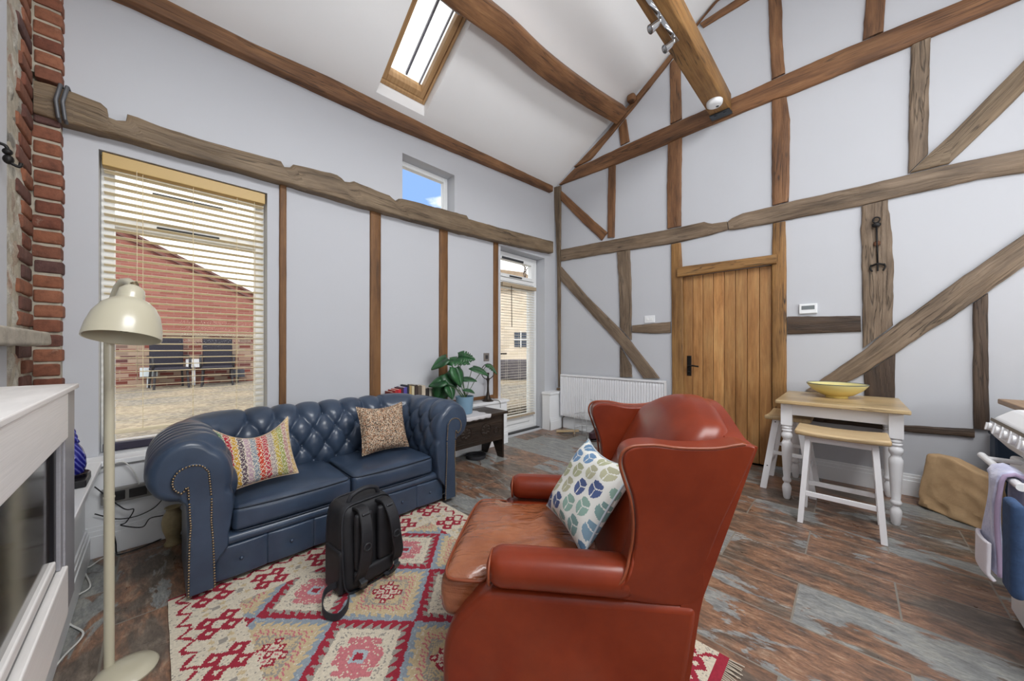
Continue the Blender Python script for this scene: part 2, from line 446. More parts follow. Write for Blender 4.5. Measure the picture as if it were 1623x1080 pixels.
# ---------------------------------------------------------------- windows
GL = glass('window_glass', (0.97, 0.98, 0.98, 1))
def frame_rect(mb, x0, x1, z0, z1, y0, y1, w):
    mb.box(x0, x0+w, y0, y1, z0, z1); mb.box(x1-w, x1, y0, y1, z0, z1)
    mb.box(x0+w, x1-w, y0, y1, z0, z0+w); mb.box(x0+w, x1-w, y0, y1, z1-w, z1)
def win(name, label, R, y0, y1, w, bars=(), vent=None):
    mb = MB(); frame_rect(mb, R[0]+.001, R[1]-.001, R[2]+.001, R[3]-.001, y0, y1, w)
    for z, h in bars: mb.box(R[0]+w, R[1]-w, y0, y1, z-h/2, z+h/2)
    o = tag(solo(mb, name, UPVC, label, 'window', kind='structure', bevel=.004))
    p = build(MB().box(R[0]+w*.6, R[1]-w*.6, (y0+y1)/2-.003, (y0+y1)/2+.003, R[2]+w*.6, R[3]-w*.6), 'glass_pane', GL, o, local=True)
    for v in p.data.vertices: v.co -= o.location
    return o
w1 = win('window_1', 'tall white window behind the wooden blind', W1, 3.21, 3.28, 0.055, bars=[(1.93, 0.07)])
w2 = win('window_2', 'small white window high above the long wall beam', W2, 3.24, 3.30, 0.05)
SILL = plain('dark_sill_plastic', (52, 48, 66), 0.35)
def child(mb, name, mat, parent, **kw):      # world-space mesh hung on a solo object
    return build(mb, name, mat, parent, local=False, **kw)
child(MB().box(W1[0]+.01, W1[1]-.01, 3.185, 3.209, LZ+.003, LZ+.055), 'window_sill', SILL, w1, bevel=.006)
DARKP = plain('dark_grey_plastic', (58, 60, 62), 0.4)
child(MB().box(-0.02, 0.33, 3.195, 3.2095, 2.13, 2.15).box(0.0, 0.31, 3.195, 3.2095, 1.915, 1.935), 'vent', DARKP, w1, bevel=.003)

# glazed door to the yard
mb = MB(); frame_rect(mb, 2.99, 3.85, 0.012, 2.415, 3.26, 3.33, 0.055)
mb.box(3.04, 3.80, 3.26, 3.33, 2.03, 2.08)
d2 = solo(mb, 'door_2', UPVC, 'white glazed garden door in the far corner', 'door', kind='structure', bevel=.005)
mb = MB(); frame_rect(mb, 3.05, 3.79, 0.03, 2.025, 3.262, 3.325, 0.085); mb.box(3.135, 3.705, 3.262, 3.325, 0.10, 0.22)
child(mb, 'door_leaf', UPVC, d2, bevel=.005)
mb = MB(); frame_rect(mb, 3.06, 3.78, 2.085, 2.36, 3.25, 3.325, 0.045); child(mb, 'transom_sash', UPVC, d2, bevel=.004)
child(MB().box(3.12, 3.72, 3.29, 3.296, 0.2, 1.96).box(3.1, 3.74, 3.29, 3.296, 2.12, 2.33), 'glass_pane', GL, d2)
child(MB().box(3.14, 3.55, 3.235, 3.249, 2.315, 2.345).box(3.28, 3.52, 3.235, 3.249, 2.095, 2.115), 'vent', DARKP, d2, bevel=.004)
CHROME = plain('brushed_chrome', (170, 172, 174), 0.25, 1.0)
mb = MB().box(3.075, 3.11, 3.25, 3.2615, 0.93, 1.17); mb.tube([(3.092, 3.25, 1.07), (3.092, 3.215, 1.07), (3.19, 3.212, 1.07)], .009)
child(mb, 'door_handle', plain('dark_handle_metal', (52, 50, 50), 0.35, 0.7), d2, smooth=40)
child(MB().box(2.99, 3.85, 3.2, 3.26, 0.0, 0.012), 'threshold', plain('black_threshold', (30, 30, 30), .5), d2)

# plank door in the timber wall
mb = MB(); nb = 8; wy = (D1[1]-D1[0]-.006)/nb
DOORW = wood('golden_door_oak', (162, 110, 62), (204, 150, 94), (226, 180, 120), rough=0.38, bump=0.06, su=1.2, sv=10, knots=False)
d1 = thing('door_1', 'honey coloured plank door between pale oak posts', 'door', (XR+.03, .935, 0), 0, kind='structure')
nt = DOORW.node_tree; pr = [n for n in nt.nodes if n.type == 'BSDF_PRINCIPLED'][0]
src = pr.inputs['Base Color'].links[0].from_socket; va = nt.nodes.new('ShaderNodeVertexColor'); va.layer_name = 'Col'
mx = nt.nodes.new('ShaderNodeMix'); mx.data_type = 'RGBA'; mx.blend_type = 'MULTIPLY'; mx.inputs[0].default_value = 1
nt.links.new(src, mx.inputs[6]); nt.links.new(va.outputs[0], mx.inputs[7]); nt.links.new(mx.outputs[2], pr.inputs['Base Color'])
tones = [0.72, .76, .70, .74, 1.0, .80, .84, .66]
for i in range(nb):
    t = tones[i]; y0 = D1[0]+.003+i*wy
    mb.box(XR+.012, XR+.045, y0+.0015, y0+wy-.0015, 0.012, D1[3]-.004, col=(t, t*.97, t*.93, 1), grain=2)
child(mb, 'plank_panel', DOORW, d1, bevel=.006, seg=2)
IRON = plain('black_iron', (34, 32, 31), 0.45, 0.6, bump=0.2, bscale=80)
mb = MB(); hp = onX(1092, 580, XR)
mb.box(XR+.004, XR+.0118, hp.y-.022, hp.y+.022, hp.z-.11, hp.z+.11)
mb.tube([(XR+.005, hp.y, hp.z), (XR-.045, hp.y, hp.z), (XR-.05, hp.y-.05, hp.z+.004), (XR-.045, hp.y-.11, hp.z-.004)], .009)
mb.ball((XR+.004, hp.y, hp.z-.07), .012, 6)
child(mb, 'door_handle', IRON, d1, smooth=40, bevel=.002)

# ---------------------------------------------------------------- exposed timbers
def interp_edge(e, n): return resample(e, n)
def timber(name, plane, eA, eB, mat, label, off=0.0, back=None, rough=0.0025, cat='timber', seed=0, ext=None):
    """two pixel outlines on a wall plane -> a hewn timber lying on the plaster. plane 'R' or 'L'"""
    if back is None: back = off+0.0195
    if plane == 'R': P = [[onX(x, y, XR-0.02-off) for x, y in e] for e in (eA, eB)]
    else: P = [[onY(x, y, YL-0.02-off) for x, y in e] for e in (eA, eB)]
    return timber3(name, P[0], P[1], Vector((1, 0, 0)) if plane == 'R' else Vector((0, 1, 0)), back, mat, label, rough, cat, seed)
def timber3(name, PA, PB, nrm, depth, mat, label, rough=.0025, cat='timber', seed=0):
    ln = max(sum((PA[i+1]-PA[i]).length for i in range(len(PA)-1)), .05); n = max(6, int(ln/0.045))
    a, b = resample(PA, n), resample(PB, n)
    mb = MB(); rs = random.Random(hash(name+label) % 9999 if False else sum(map(ord, label))); so = rs.random()*50
    k = 9
    for i in range(n+1):
        t = i/n*ln
        w = b[i]-a[i]; W = w.length; wd = w.normalized()
        na = noise.noise(Vector((t*7, so, 0)))*rough*1.6+noise.noise(Vector((t*25, so, 3)))*rough
        nbb = noise.noise(Vector((t*7, so, 9)))*rough*1.6+noise.noise(Vector((t*25, so, 12)))*rough
        A0 = a[i]+wd*na; B0 = b[i]+wd*nbb; bv = min(.011, W*.14, depth*.45)
        ws = (B0-A0)
        row = [A0+nrm*depth, A0+nrm*bv, A0+wd*bv*.35+nrm*bv*.3, A0+wd*bv]
        row += [A0+ws*.33, A0+ws*.67]
        row += [B0-wd*bv, B0-wd*bv*.35+nrm*bv*.3, B0+nrm*bv, B0+nrm*depth]
        for j in (3, 4, 5, 6): row[j] = row[j]+nrm*(noise.noise(Vector((t*9, j*2.0, so)))*rough*.8)
        mb.v += row
    K = 10; cum = [0, depth-.01, depth, depth+.006]; 
    for i in range(n):
        t0, t1 = i/n*ln+so, (i+1)/n*ln+so
        W = (b[i]-a[i]).length
        vv = [-depth, -.006, -.002, .008, W*.33, W*.67, W-.008, W+.002, W+.006, W+depth]
        for j in range(K-1):
            mb.f.append([i*K+j, i*K+j+1, (i+1)*K+j+1, (i+1)*K+j])
            mb.uv.append([(t0, vv[j]), (t0, vv[j+1]), (t1, vv[j+1]), (t1, vv[j])]); mb.col.append(None)
    for e in (0, n):
        mb.f.append([e*K+j for j in range(K)]); mb.uv.append([(so+j*.01, j*.02) for j in range(K)]); mb.col.append(None)
    return solo(mb, name, mat, label, cat, smooth=50)
G_R = 'R'
T = timber
T('tie_beam', 'R', [(885.5, 292.5), (910, 266.5), (938, 254.2), (982, 233.3), (1061, 197.8), (1166.7, 152), (1221, 127.8), (1302, 91.5), (1365, 65), (1411, 45.8), (1524, 0), (1640, -48)],
  [(887, 293), (897, 289), (974.4, 260), (1057.8, 227.1), (1082, 215.6), (1222, 158.2), (1245.8, 151.4), (1443, 70.4), (1476, 56.3), (1610, 0), (1720, -48)], OAKW, 'long brown tie beam crossing the gable wall at eaves height', .012)
T('rail_beam', 'R', [(888.5, 395.6), (954.8, 382.7), (1048, 365.5), (1057, 364), (1118, 351), (1124, 355), (1152, 351)],
  [(888.5, 414), (975.6, 399.3), (1060, 386.7), (1078, 383.3), (1126.7, 371.7), (1142, 367), (1154, 364)], OAKG, 'weathered middle rail from the room corner to above the plank door', .006)
T('rail_beam', 'R', [(1153.2, 350.5), (1162, 344), (1176.7, 337.7), (1222.4, 327.2), (1260, 317.4), (1376, 292), (1439, 276), (1502.6, 260.4), (1623, 236.4), (1700, 220)],
  [(1155.2, 364.2), (1162.6, 364), (1222, 353.6), (1245.8, 348.4), (1365, 325.5), (1407.6, 315), (1537.8, 286.8), (1546, 284), (1623, 272.7), (1700, 256)], OAKG, 'weathered middle rail from the plank door out over the table', .006)
T('gable_rafter', 'R', [(909, 264), (912, 261.5), (960, 210.5), (1000, 161), (1057, 91.5), (1120, 18), (1150, -17)],
  [(911, 264.5), (935, 252.5), (978, 200), (1006, 166), (1063, 93), (1100, 43), (1134, 0), (1155, -12)], OAKW, 'thin sloping rafter up the left side of the gable', .014, rough=.002)
T('corner_post', 'R', [(876.8, 297.5), (880, 360), (882.5, 420), (884, 560), (884.5, 614)], [(888, 294.5), (887.6, 360), (887.4, 420), (887.2, 560), (887, 614)], OAKB, 'slim oak post standing in the far room corner', .010, rough=.0015)
T('corner_block', 'R', [(882, 615), (894, 615)], [(882.4, 622.5), (894, 622.5)], OAKB, 'small oak foot block under the corner post', .012, rough=.001)
T('diagonal_brace', 'R', [(888.7, 302), (926.7, 337), (962, 368.5)], [(888.7, 318), (922, 352), (953, 381)], OAKW, 'short brown brace between corner post and middle rail', .004)
T('oak_post', 'R', [(963.7, 266), (962.5, 320), (962, 377)], [(974.8, 261.5), (974.2, 320), (972.8, 376)], OAKW, 'slim upright under the tie beam nearest the far corner', .004)
T('oak_strut', 'R', [(979.8, 203), (983, 230.5)], [(991.5, 188), (997, 223.5)], OAKW, 'short strut under the end of the curved purlin', .004, rough=.001)
T('oak_post', 'R', [(1061, 101), (1061.5, 150), (1062, 196)], [(1078, 83), (1078.5, 140), (1080, 187.5)], OAKW, 'upright above the tie beam left of the big spanning beam', .004)
T('oak_post', 'R', [(1057.8, 228.3), (1056.7, 300), (1056.9, 362.5)], [(1080, 218), (1079, 300), (1078.8, 358)], OAKW, 'upright between tie beam and middle rail above the door left side', .004)
T('oak_post', 'R', [(1223, 159.5), (1223.2, 240), (1223.6, 325.5)], [(1246, 153), (1251.7, 190), (1251, 260), (1250, 318.5)], OAKW, 'broad upright between tie beam and middle rail above the door right side', .004)
T('oak_post', 'R', [(1216, -40), (1219.5, 60), (1223, 125)], [(1237.5, -40), (1240, 60), (1244, 115)], OAKW, 'cracked upright above the tie beam over the door', .004)
T('oak_post', 'R', [(1373, -40), (1372.5, 0), (1367.5, 62)], [(1404, -40), (1403.5, 0), (1400.6, 48.5)], OAKW, 'stubby upright above the tie beam over the table', .004)
T('oak_post', 'R', [(1444.6, 71.5), (1441, 190), (1440, 274)], [(1476, 58), (1473, 150), (1471.5, 243)], OAKG, 'upright between tie beam and middle rail where the upper brace lands', .004)
T('diagonal_brace', 'R', [(1472.2, 244.6), (1510, 210), (1560, 159), (1623, 95), (1700, 15)], [(1442, 273.8), (1504.5, 258.5), (1550, 216), (1623, 144), (1700, 66)], OAKB, 'pale grey brace rising from the middle rail to the right', .005)
T('upper_collar', 'R', [(1109, 36.5), (1163, 0), (1195, -20)], [(1114, 42.8), (1184.6, 0), (1208, -14)], OAKW, 'brown upper collar high in the gable behind the spanning beam', .0)
T('oak_post', 'R', [(1365.6, 327), (1365, 360), (1366.7, 460), (1368, 552)], [(1407.6, 316.5), (1413, 360), (1417, 427), (1415, 516)], OAKG, 'wide weathered post with the hanging iron fork', .003, rough=.004)
T('oak_post', 'R', [(1369, 594), (1372, 660)], [(1419.5, 561.3), (1418, 660)], OAKD, 'foot of the wide post below the long brace behind the table', .001, rough=.004)
T('diagonal_brace', 'R', [(1276.7, 619), (1366.7, 556.7), (1423, 513), (1513, 448), (1623, 371.7), (1700, 318)], [(1300, 626), (1356.7, 600), (1420, 560), (1543, 480), (1623, 423), (1700, 372)], OAKG, 'long weathered brace climbing from behind the bowl to the right', .008, rough=.004)
T('oak_rail', 'R', [(1247.8, 501.7), (1364, 500.7)], [(1247.8, 530), (1365, 525.7)], OAKD, 'dark short rail below the white thermostat', .0, rough=.003)
T('oak_rail', 'R', [(1001.8, 516), (1030, 513), (1062.3, 510.7)], [(1001.8, 527), (1033, 529), (1062.3, 528)], OAKG, 'short worn rail below the light switch', .0, rough=.003)
T('oak_post', 'R', [(977, 400), (980, 440), (981, 470), (982, 519)], [(997.7, 396.3), (999.5, 440), (1000, 480), (1000, 539)], OAKG, 'old notched post under the middle rail above the radiator', .003, rough=.004)
T('oak_post', 'R', [(982, 549), (982, 598)], [(1000.4, 580), (1001, 598)], OAKG, 'foot of the old notched post behind the radiator', .001, rough=.003)
T('diagonal_brace', 'R', [(888.3, 422.5), (930, 470), (983, 523), (1000, 543), (1045, 600)], [(888.3, 445), (943, 505), (981.7, 546.7), (1000, 572), (1019, 600)], OAKG, 'weathered brace falling from the corner to behind the radiator', .007, rough=.003)
T('sole_plate', 'R', [(1250, 655), (1400, 672), (1438.5, 675.5), (1545, 681)], [(1250, 664), (1400, 681), (1438.5, 685), (1545, 694.5)], OAKD, 'dark low sole plate behind the table and paper bag', .004, rough=.003)
T('oak_post', 'R', [(1543.5, 481), (1543, 600), (1543.5, 679.5)], [(1567, 464.5), (1568, 600), (1568.5, 683)], OAKD, 'dark slim post right of the paper bag', .004)
# door frame
T('door_post', 'R', [(1063, 387.5), (1064, 500), (1065.5, 740)], [(1078.2, 384.5), (1081.5, 440), (1083, 500), (1083.5, 765)], OAKL, 'pale oak door post on the handle side', .006, rough=.001)
T('door_post', 'R', [(1224.5, 354.5), (1223, 420), (1223.5, 640), (1224, 738)], [(1244.5, 350.5), (1246.2, 420), (1246.4, 640), (1246.6, 742)], OAKL, 'pale oak door post on the thermostat side', .006, rough=.001)
T('oak_lintel', 'R', [(1073.3, 423.5), (1230.5, 403)], [(1073.3, 439.5), (1230.5, 417.5)], OAKL, 'pale oak lintel over the plank door', .035, back=.028, rough=.001)
# window wall timbers
T('long_wall_beam', 'L', [(53, 126), (94, 136), (106, 142), (169, 165), (171, 188), (199.5, 193), (201.5, 179), (230, 190), (260, 201), (326, 222), (448, 255.6), (449.5, 263.5), (463.5, 265), (465, 259), (540, 278), (543, 287), (557, 289), (559, 286), (621.5, 311), (624, 318), (631, 318.5), (633, 313), (740, 341), (742, 346.5), (790, 360), (832.6, 371), (877, 383)],
  [(53, 177.5), (89.6, 189), (103, 192.6), (150, 205), (175, 211), (195, 217), (205, 219.5), (235, 228), (260, 235.6), (348, 259), (444.5, 287), (450, 288), (464, 292), (470, 294), (540, 315), (545, 317), (557, 320), (562, 322), (615, 337), (622, 339), (630, 341), (636, 343), (735, 369), (745, 371), (784.5, 381), (830, 391), (877, 401)], OAKB, 'long notched beam over the tall window and glazed door', .07, rough=.004)
T('wall_plate', 'L', [(180, -38), (267, 0), (400, 67), (520, 120), (700, 210), (876.5, 294.3)], [(100, -45), (205.2, 0), (400, 92), (598, 185), (740, 245), (876.5, 303.6)], OAKW, 'brown wall plate where window wall meets ceiling', .05, rough=.002)
T('oak_stud', 'L', [(443.5, 289), (443, 645)], [(454.5, 292), (454, 645)], OAKP, 'slim oak stud right beside the tall window', .0, rough=.0008)
T('oak_stud', 'L', [(587.5, 331), (587, 638)], [(604.5, 335), (604, 638)], OAKP, 'oak stud rising behind the sofa and red books', .0, rough=.0008)
T('oak_stud', 'L', [(697.5, 361), (697, 636)], [(710.5, 364), (710, 636)], OAKP, 'oak stud rising behind the monstera leaves', .0, rough=.0008)
T('oak_stud', 'L', [(783.5, 383.5), (783, 632)], [(790.5, 385), (790, 632)], OAKP, 'slim oak stud left of the glazed door', .0, rough=.0008)
T('oak_strip', 'L', [(711, 636.3), (782.6, 626)], [(711, 641), (782.6, 631.3)], OAKP, 'low oak strip lying on the ledge behind the table lamp', .0, rough=.0008)
# curved purlin under the ceiling, big spanning beam
pts = [onC(x, y, .10) for x, y in [(690, -40), (742, 2), (805, 50), (866, 104), (930, 150), (981, 181)]]
P = crom(pts, 8); PA = []; PB = []
for i, p in enumerate(P):
    PA.append(p+Vector((0, .082, -.065))); PB.append(p+Vector((0, -.082, .045)))
def beam_solid(name, P, wdir, hdir, w, h, mat, label, rough=.004, cat='timber'):
    n = len(P)-1; mb = MB(); so = sum(map(ord, label)) % 37; L = [0]
    for i in range(n): L.append(L[-1]+(P[i+1]-P[i]).length)
    bv = .018; prof = []
    a, b = w/2, h/2
    prof = [(-a+bv, -b), (0, -b-.002), (a-bv, -b), (a-bv*.3, -b+bv*.3), (a, -b+bv), (a+.001, 0), (a, b-bv), (a-bv, b), (-a+bv, b), (-a, b-bv), (-a-.001, 0), (-a, -b+bv), (-a+bv*.3, -b+bv*.3)]
    K = len(prof)
    for i, p in enumerate(P):
        for j, (x, y) in enumerate(prof):
            q = 1+noise.noise(Vector((L[i]*3, j*.9, so)))*rough*6
            mb.v.append(p+wdir*x*q+hdir*y*q)
    per = [0]
    for j in range(K):
        x0, y0 = prof[j]; x1, y1 = prof[(j+1) % K]; per.append(per[-1]+math.hypot(x1-x0, y1-y0))
    for i in range(n):
        for j in range(K):
            k = (j+1) % K
            mb.f.append([i*K+j, i*K+k, (i+1)*K+k, (i+1)*K+j]); mb.uv.append([(L[i]+so, per[j]), (L[i]+so, per[j+1]), (L[i+1]+so, per[j+1]), (L[i+1]+so, per[j])]); mb.col.append(None)
    for e in (0, n): mb.f.append([e*K+j for j in range(K)]); mb.uv.append([(y*.6+so, x) for x, y in prof]); mb.col.append(None)
    return solo(mb, name, mat, label, cat, smooth=45)
sl = Vector((0, 1, -.61)).normalized(); nn = Vector((0, .61, 1)).normalized()
beam_solid('curved_purlin', P, sl, nn, .185, .15, OAKW, 'thick curved purlin under the ceiling right of the rooflight')
mb = MB().rbox(onX(1001, 156, 4.03), (.09, .10, .09), .03, 4)
solo(mb, 'peg_block', OAKW, 'small oak block pegged beside the curved purlin end', 'timber', smooth=50)
bx = [Vector((x, .945+(4.05-x)*.012, 3.63)) for x in [4.045-.2*i for i in range(0, 22)]]
spanning_beam = beam_solid('spanning_beam', bx, Vector((0, 1, 0)), Vector((0, 0, 1)), .175, .20, OAKL, 'massive pale oak beam carrying the spotlights', rough=.002)
mb = MB().box(4.0, 4.047, .845, 1.03, 3.512, 3.5265).box(3.95, 4.0, .85, 1.03, 3.512, 3.5265)
for y in (.90, .98): mb.lathe([(.012, 0), (.012, -.004), (.006, -.008)], (3.975, y, 3.512), 10)
solo(mb, 'steel_shoe', plain('grey_steel_plate', (72, 76, 80), .45, .8), 'grey steel bearing plate with two bolts under the pale beam end', 'bracket', smooth=40)
# cable strap round the long wall beam
mb = MB(); q0 = onY(97, 137, 3.01); q1 = onY(93, 187, 3.01)
for d in (0.0, .022):
    mb.tube([q0+Vector((d, .03, .004)), q0+Vector((d, -.012, .003)), (q0+q1)/2+Vector((d-.012, -.014, 0)), q1+Vector((d, -.012, -.003)), q1+Vector((d, .03, -.004))], .0085)
solo(mb, 'pipe_strap', plain('grey_lead', (98, 100, 104), .5, .3), 'pair of grey cable loops bent round the long wall beam', 'cable', smooth=60)

# rooflight in the window-side slope
def sk(x, y, up): return Vector((x, y, ceil_z(x, y)+up))
def skbox(mb, x0, x1, y0, y1, u0, u1):
    vs = []
    for x in (x0, x1):
        for y in (y0, y1): vs += [sk(x, y, u0), sk(x, y, u1)]
    mb.add(vs, [(0, 2, 3, 1), (4, 5, 7, 6), (0, 1, 5, 4), (2, 6, 7, 3), (0, 4, 6, 2), (1, 3, 7, 5)], [[(v[1], v[0]) for v in ((vs[i].x*9, vs[i].y) for i in f)] for f in [(0, 2, 3, 1), (4, 5, 7, 6), (0, 1, 5, 4), (2, 6, 7, 3), (0, 4, 6, 2), (1, 3, 7, 5)]])
x0, x1, y0, y1 = SK; e = .003
mb = MB(); w = .028
skbox(mb, x0+e, x0+w, y0+e, y1-e, .10, .20); skbox(mb, x1-w, x1-e, y0+e, y1-e, .10, .20); skbox(mb, x0+w, x1-w, y0+e, y0+w, .10, .20); skbox(mb, x0+w, x1-w, y1-w, y1-e, .10, .20)
w3 = solo(mb, 'window_3', FRAMEP, 'pine rooflight in the sloping ceiling', 'window', kind='structure', bevel=.004)
mb = MB(); a, b = w+.004, w+.05
skbox(mb, x0+a, x0+b, y0+a, y1-a, .115, .19); skbox(mb, x1-b, x1-a, y0+a, y1-a, .115, .19); skbox(mb, x0+b, x1-b, y0+a, y0+b, .115, .19); skbox(mb, x0+b, x1-b, y1-b, y1-a, .115, .19)
child(mb, 'sash', FRAMEP, w3, bevel=.004)
mb = MB(); skbox(mb, x0+a+.01, x1-a-.01, y0+a+.01, y1-a-.01, .15, .156); child(mb, 'glass_pane', GL, w3)
mb = MB(); xm = (x0+x1)/2; skbox(mb, xm-.009, xm+.009, y0+a, y1-a-.06, .175, .20); skbox(mb, x1-b-.028, x1-b-.016, y0+a, y1-a-.03, .175, .20)
child(mb, 'glazing_bar', plain('grey_glazing_bar', (120, 118, 128), .5), w3)
mb = MB(); skbox(mb, x0+b, x1-b, y0+a+.005, y0+a+.05, .085, .113); child(mb, 'opening_bar', plain('silver_bar', (196, 198, 200), .3, .6), w3, bevel=.004)

# ================================================================ CHIMNEY SIDE
m = NT('old_brick'); m.set(Roughness=0.92)
a_ = m.n.new('ShaderNodeVertexColor'); a_.layer_name = 'Col'; v = m.coord('Object')
c = m.mix(0.55, a_.outputs[0], m.ramp(m.noise(v, 22, 6, .7), [(0.3, (90, 74, 70)), (0.55, (225, 215, 205)), (0.75, (255, 250, 240))]), 'MULTIPLY')
c = m.mix(m.ramp(m.noise(v, 14, 5, .75), [(0.62, (0, 0, 0)), (0.72, (150, 150, 150))]), c, lin((190, 178, 160)))
m.base(c); m.bump(m.noise(v, 60, 5, .7), 0.5, 0.006)
BRICK = m.m
MORTAR = plain('lime_mortar', (176, 168, 152), 0.95, var=0.25, vscale=18, bump=0.6, bscale=50)
tonesB = [(142, 92, 72), (128, 80, 64), (112, 76, 68), (150, 98, 74), (102, 74, 70), (134, 88, 70), (158, 106, 82), (120, 82, 72)]
mb = MB(); mo = MB()
mo.box(XB-.04, -0.363, 3.055, YL-.001, LZ+.002, 2.37); mo.box(XB-.04, -0.363, 3.055, YL-.001, 2.60, 3.33); mo.box(XB-.04, -0.363, 3.10, YL-.001, 2.37, 2.60)
rs = random.Random(3); z = LZ+.006; k = 0
while z < 3.25:
    h = .066
    if not (2.385 < z+h*.5 < 2.60):
        o = rs.uniform(-.004, .004); col = lin(rs.choice(tonesB))
        mb.rbox((-0.405+o, 3.095+rs.uniform(-.004, .004), z+h/2), (.092+rs.uniform(-.004, .005), .104, h), .008, 3, lambda p: p+Vector((0, noise.noise(Vector((p.x*30, p.z*30+z*50, 1)))*.004, noise.noise(Vector((p.x*30, z*50, 1)))*.003)))
        mb.col[-96:] = [col]*96
    z += .0785; k += 1
def fill_cols(mb, start, col):
    for i in range(start, len(mb.col)): mb.col[i] = col
bp = thing('brick_pier', 'red brick pier between stone chimney wall and window wall', 'pier', (-0.41, 3.05, LZ), kind='structure')
# side face of the pier, toothed into the rubble
z = LZ+.03; k = 0
mo.box(XB-.03, XB-.012, 2.57, 3.055, LZ-.1, 3.33)
while z < 3.25:
    h = .066; L_ = (.16, .25)[k % 2] if k % 5 else .20
    st = len(mb.col); col = lin(rs.choice(tonesB))
    mb.rbox((XB-.020+rs.uniform(-.003, .004), 3.045-L_/2, z+h/2), (.04, L_, h), .008, 3)
    fill_cols(mb, st, col)
    z += .0785; k += 1
# fix colours of the first column
build(mb, 'brick_facing', BRICK, bp, local=False, smooth=60)
build(mo, 'mortar', MORTAR, bp, local=False)
m = NT('rubble_stone'); m.set(Roughness=0.95); v = m.coord('Object')
vo = m.N('ShaderNodeTexVoronoi', Vector=v, Scale=4.5, Randomness=1.0)
vd = m.N('ShaderNodeTexVoronoi', _feature='DISTANCE_TO_EDGE', Vector=v, Scale=4.5)
c = m.ramp(vo.outputs['Color'], [(0.2, (140, 134, 124)), (0.45, (176, 168, 152)), (0.6, (186, 152, 132)), (0.75, (160, 160, 150)), (0.9, (128, 122, 116))])
c = m.mix(m.ramp(m.math('ADD', vd.outputs['Distance'], m.math('MULTIPLY', m.noise(v, 20, 5, .7), .25)), [(0.17, (255, 255, 255)), (0.30, (0, 0, 0))]), c, lin((208, 204, 192)))
c = m.mix(.4, c, m.ramp(m.noise(v, 30, 6, .7), [(0.3, (110, 104, 98)), (.6, (255, 255, 255))]), 'MULTIPLY')
m.base(c); m.bump(m.math('ADD', m.noise(v, 30, 6, .7), m.math('MULTIPLY', vd.outputs['Distance'], 2.0)), .7, .02)
STONE = m.m
mb = MB().grid(lambda u, w: (XB-.012+.012*noise.noise(Vector((u*4, w*40, 2)))+.006*noise.noise(Vector((u*14, w*140, 5))), 2.574+.34*u, LZ-.05+2.9*w), 14, 110)
tag(solo(mb, 'wall_rubble', STONE, 'pale rubble stone strip beside the brick pier', 'wall', kind='structure', smooth=180), kind='structure')
MANT = plain('worn_stone', (172, 164, 150), .95, var=.25, vscale=14, bump=.8, bscale=40)
def rough_box(mb, c, size, r, n, amp, fr):
    return mb.rbox(c, size, r, n, lambda p: p+Vector((noise.noise(p*fr), noise.noise(p*fr+Vector((9, 0, 0))), noise.noise(p*fr+Vector((0, 9, 0)))))*amp)
mb = rough_box(MB(), (-.405, 2.05, 1.198), (.088, 1.46, .068), .012, 14, .007, 16)
solo(mb, 'mantel_shelf', MANT, 'rough pale stone mantel slab above the steel fire', 'mantel', smooth=60)
hk = onX(9, 243, -.425)
mb = MB(); mb.tube(crom([hk+Vector((-.02, 0, .035)), hk+Vector((0, .002, .03)), hk+Vector((.006, .004, 0)), hk+Vector((.008, 0, -.03)), hk+Vector((.03, .004, -.042)), hk+Vector((.036, .004, -.025))], 5), .006, 8)
mb.ball(hk+Vector((.004, .002, .008)), .014, 8); mb.ball(hk+Vector((.006, .002, -.022)), .015, 8, (1, 1, 1.3))
solo(mb, 'iron_hook', IRON, 'small black iron hook on the stone chimney wall', 'hook', smooth=60)

# ---- steel fronted fire
def steel(name, c, rough):
    m = NT(name); m.set(Metallic=.15, Roughness=rough); v = m.coord('Object', (6, 1.2, 160))
    m.base(m.ramp(m.noise(v, 4, 3, .6), [(0.3, tuple(x*.86 for x in lin(c)[:3])+(1,)), (.7, lin(c))])); m.bump(m.noise(v, 6, 2, .5), .04, .001); return m.m
STEEL = steel('brushed_steel', (248, 245, 242), .45)
STEELD = steel('grey_steel', (158, 158, 164), .36)
fx, fy1, fy0 = -.195, 1.885, .45
fyh = 1.712
fire = thing('steel_fire', 'large brushed steel fronted fire with dark glass door', 'fire', (-.32, 1.2, .335))
def fpart(mb, name, mat, parent=fire, **kw): return build(mb, name, mat, parent, local=False, **kw)
FZ0, FZ1, FZ2, FZ3 = .345, .493, .881, 1.036
fpart(MB().box(XB+.008, fx-.03, fy0, fy1, FZ0, FZ3-.016), 'body', STEELD, bevel=.004)
fpart(MB().box(XB+.008, fx+.010, fy0, fy1-.003, FZ3-.0155, FZ3), 'top_plate', STEEL, bevel=.003)
fpart(MB().box(fx-.029, fx+.006, fy0, fyh, FZ2, FZ3-.016), 'hood_panel', STEEL, bevel=.004)
fpart(MB().box(fx-.029, fx, fyh+.002, fy1, FZ0-.012, FZ3-.016), 'side_panel', STEELD, bevel=.003)
fpart(MB().box(fx-.029, fx+.006, fy0, fyh, FZ0-.002, FZ1), 'bottom_panel', STEEL, bevel=.004)
fpart(MB().box(fx-.029, fx-.004, fyh-.035, fyh, FZ1+.002, FZ2-.002), 'stile', STEELD, bevel=.002)
BLACKM = plain('black_steel', (24, 24, 30), .35, .4)
y9 = fyh-.037
mb = MB().box(fx-.029, fx-.012, y9-.034, y9, FZ1+.002, FZ2-.002).box(fx-.029, fx-.012, fy0, y9-.034, FZ2-.022, FZ2-.002).box(fx-.029, fx-.012, fy0, y9-.034, FZ1+.002, FZ1+.02)
fpart(mb, 'door_frame', BLACKM, bevel=.002)
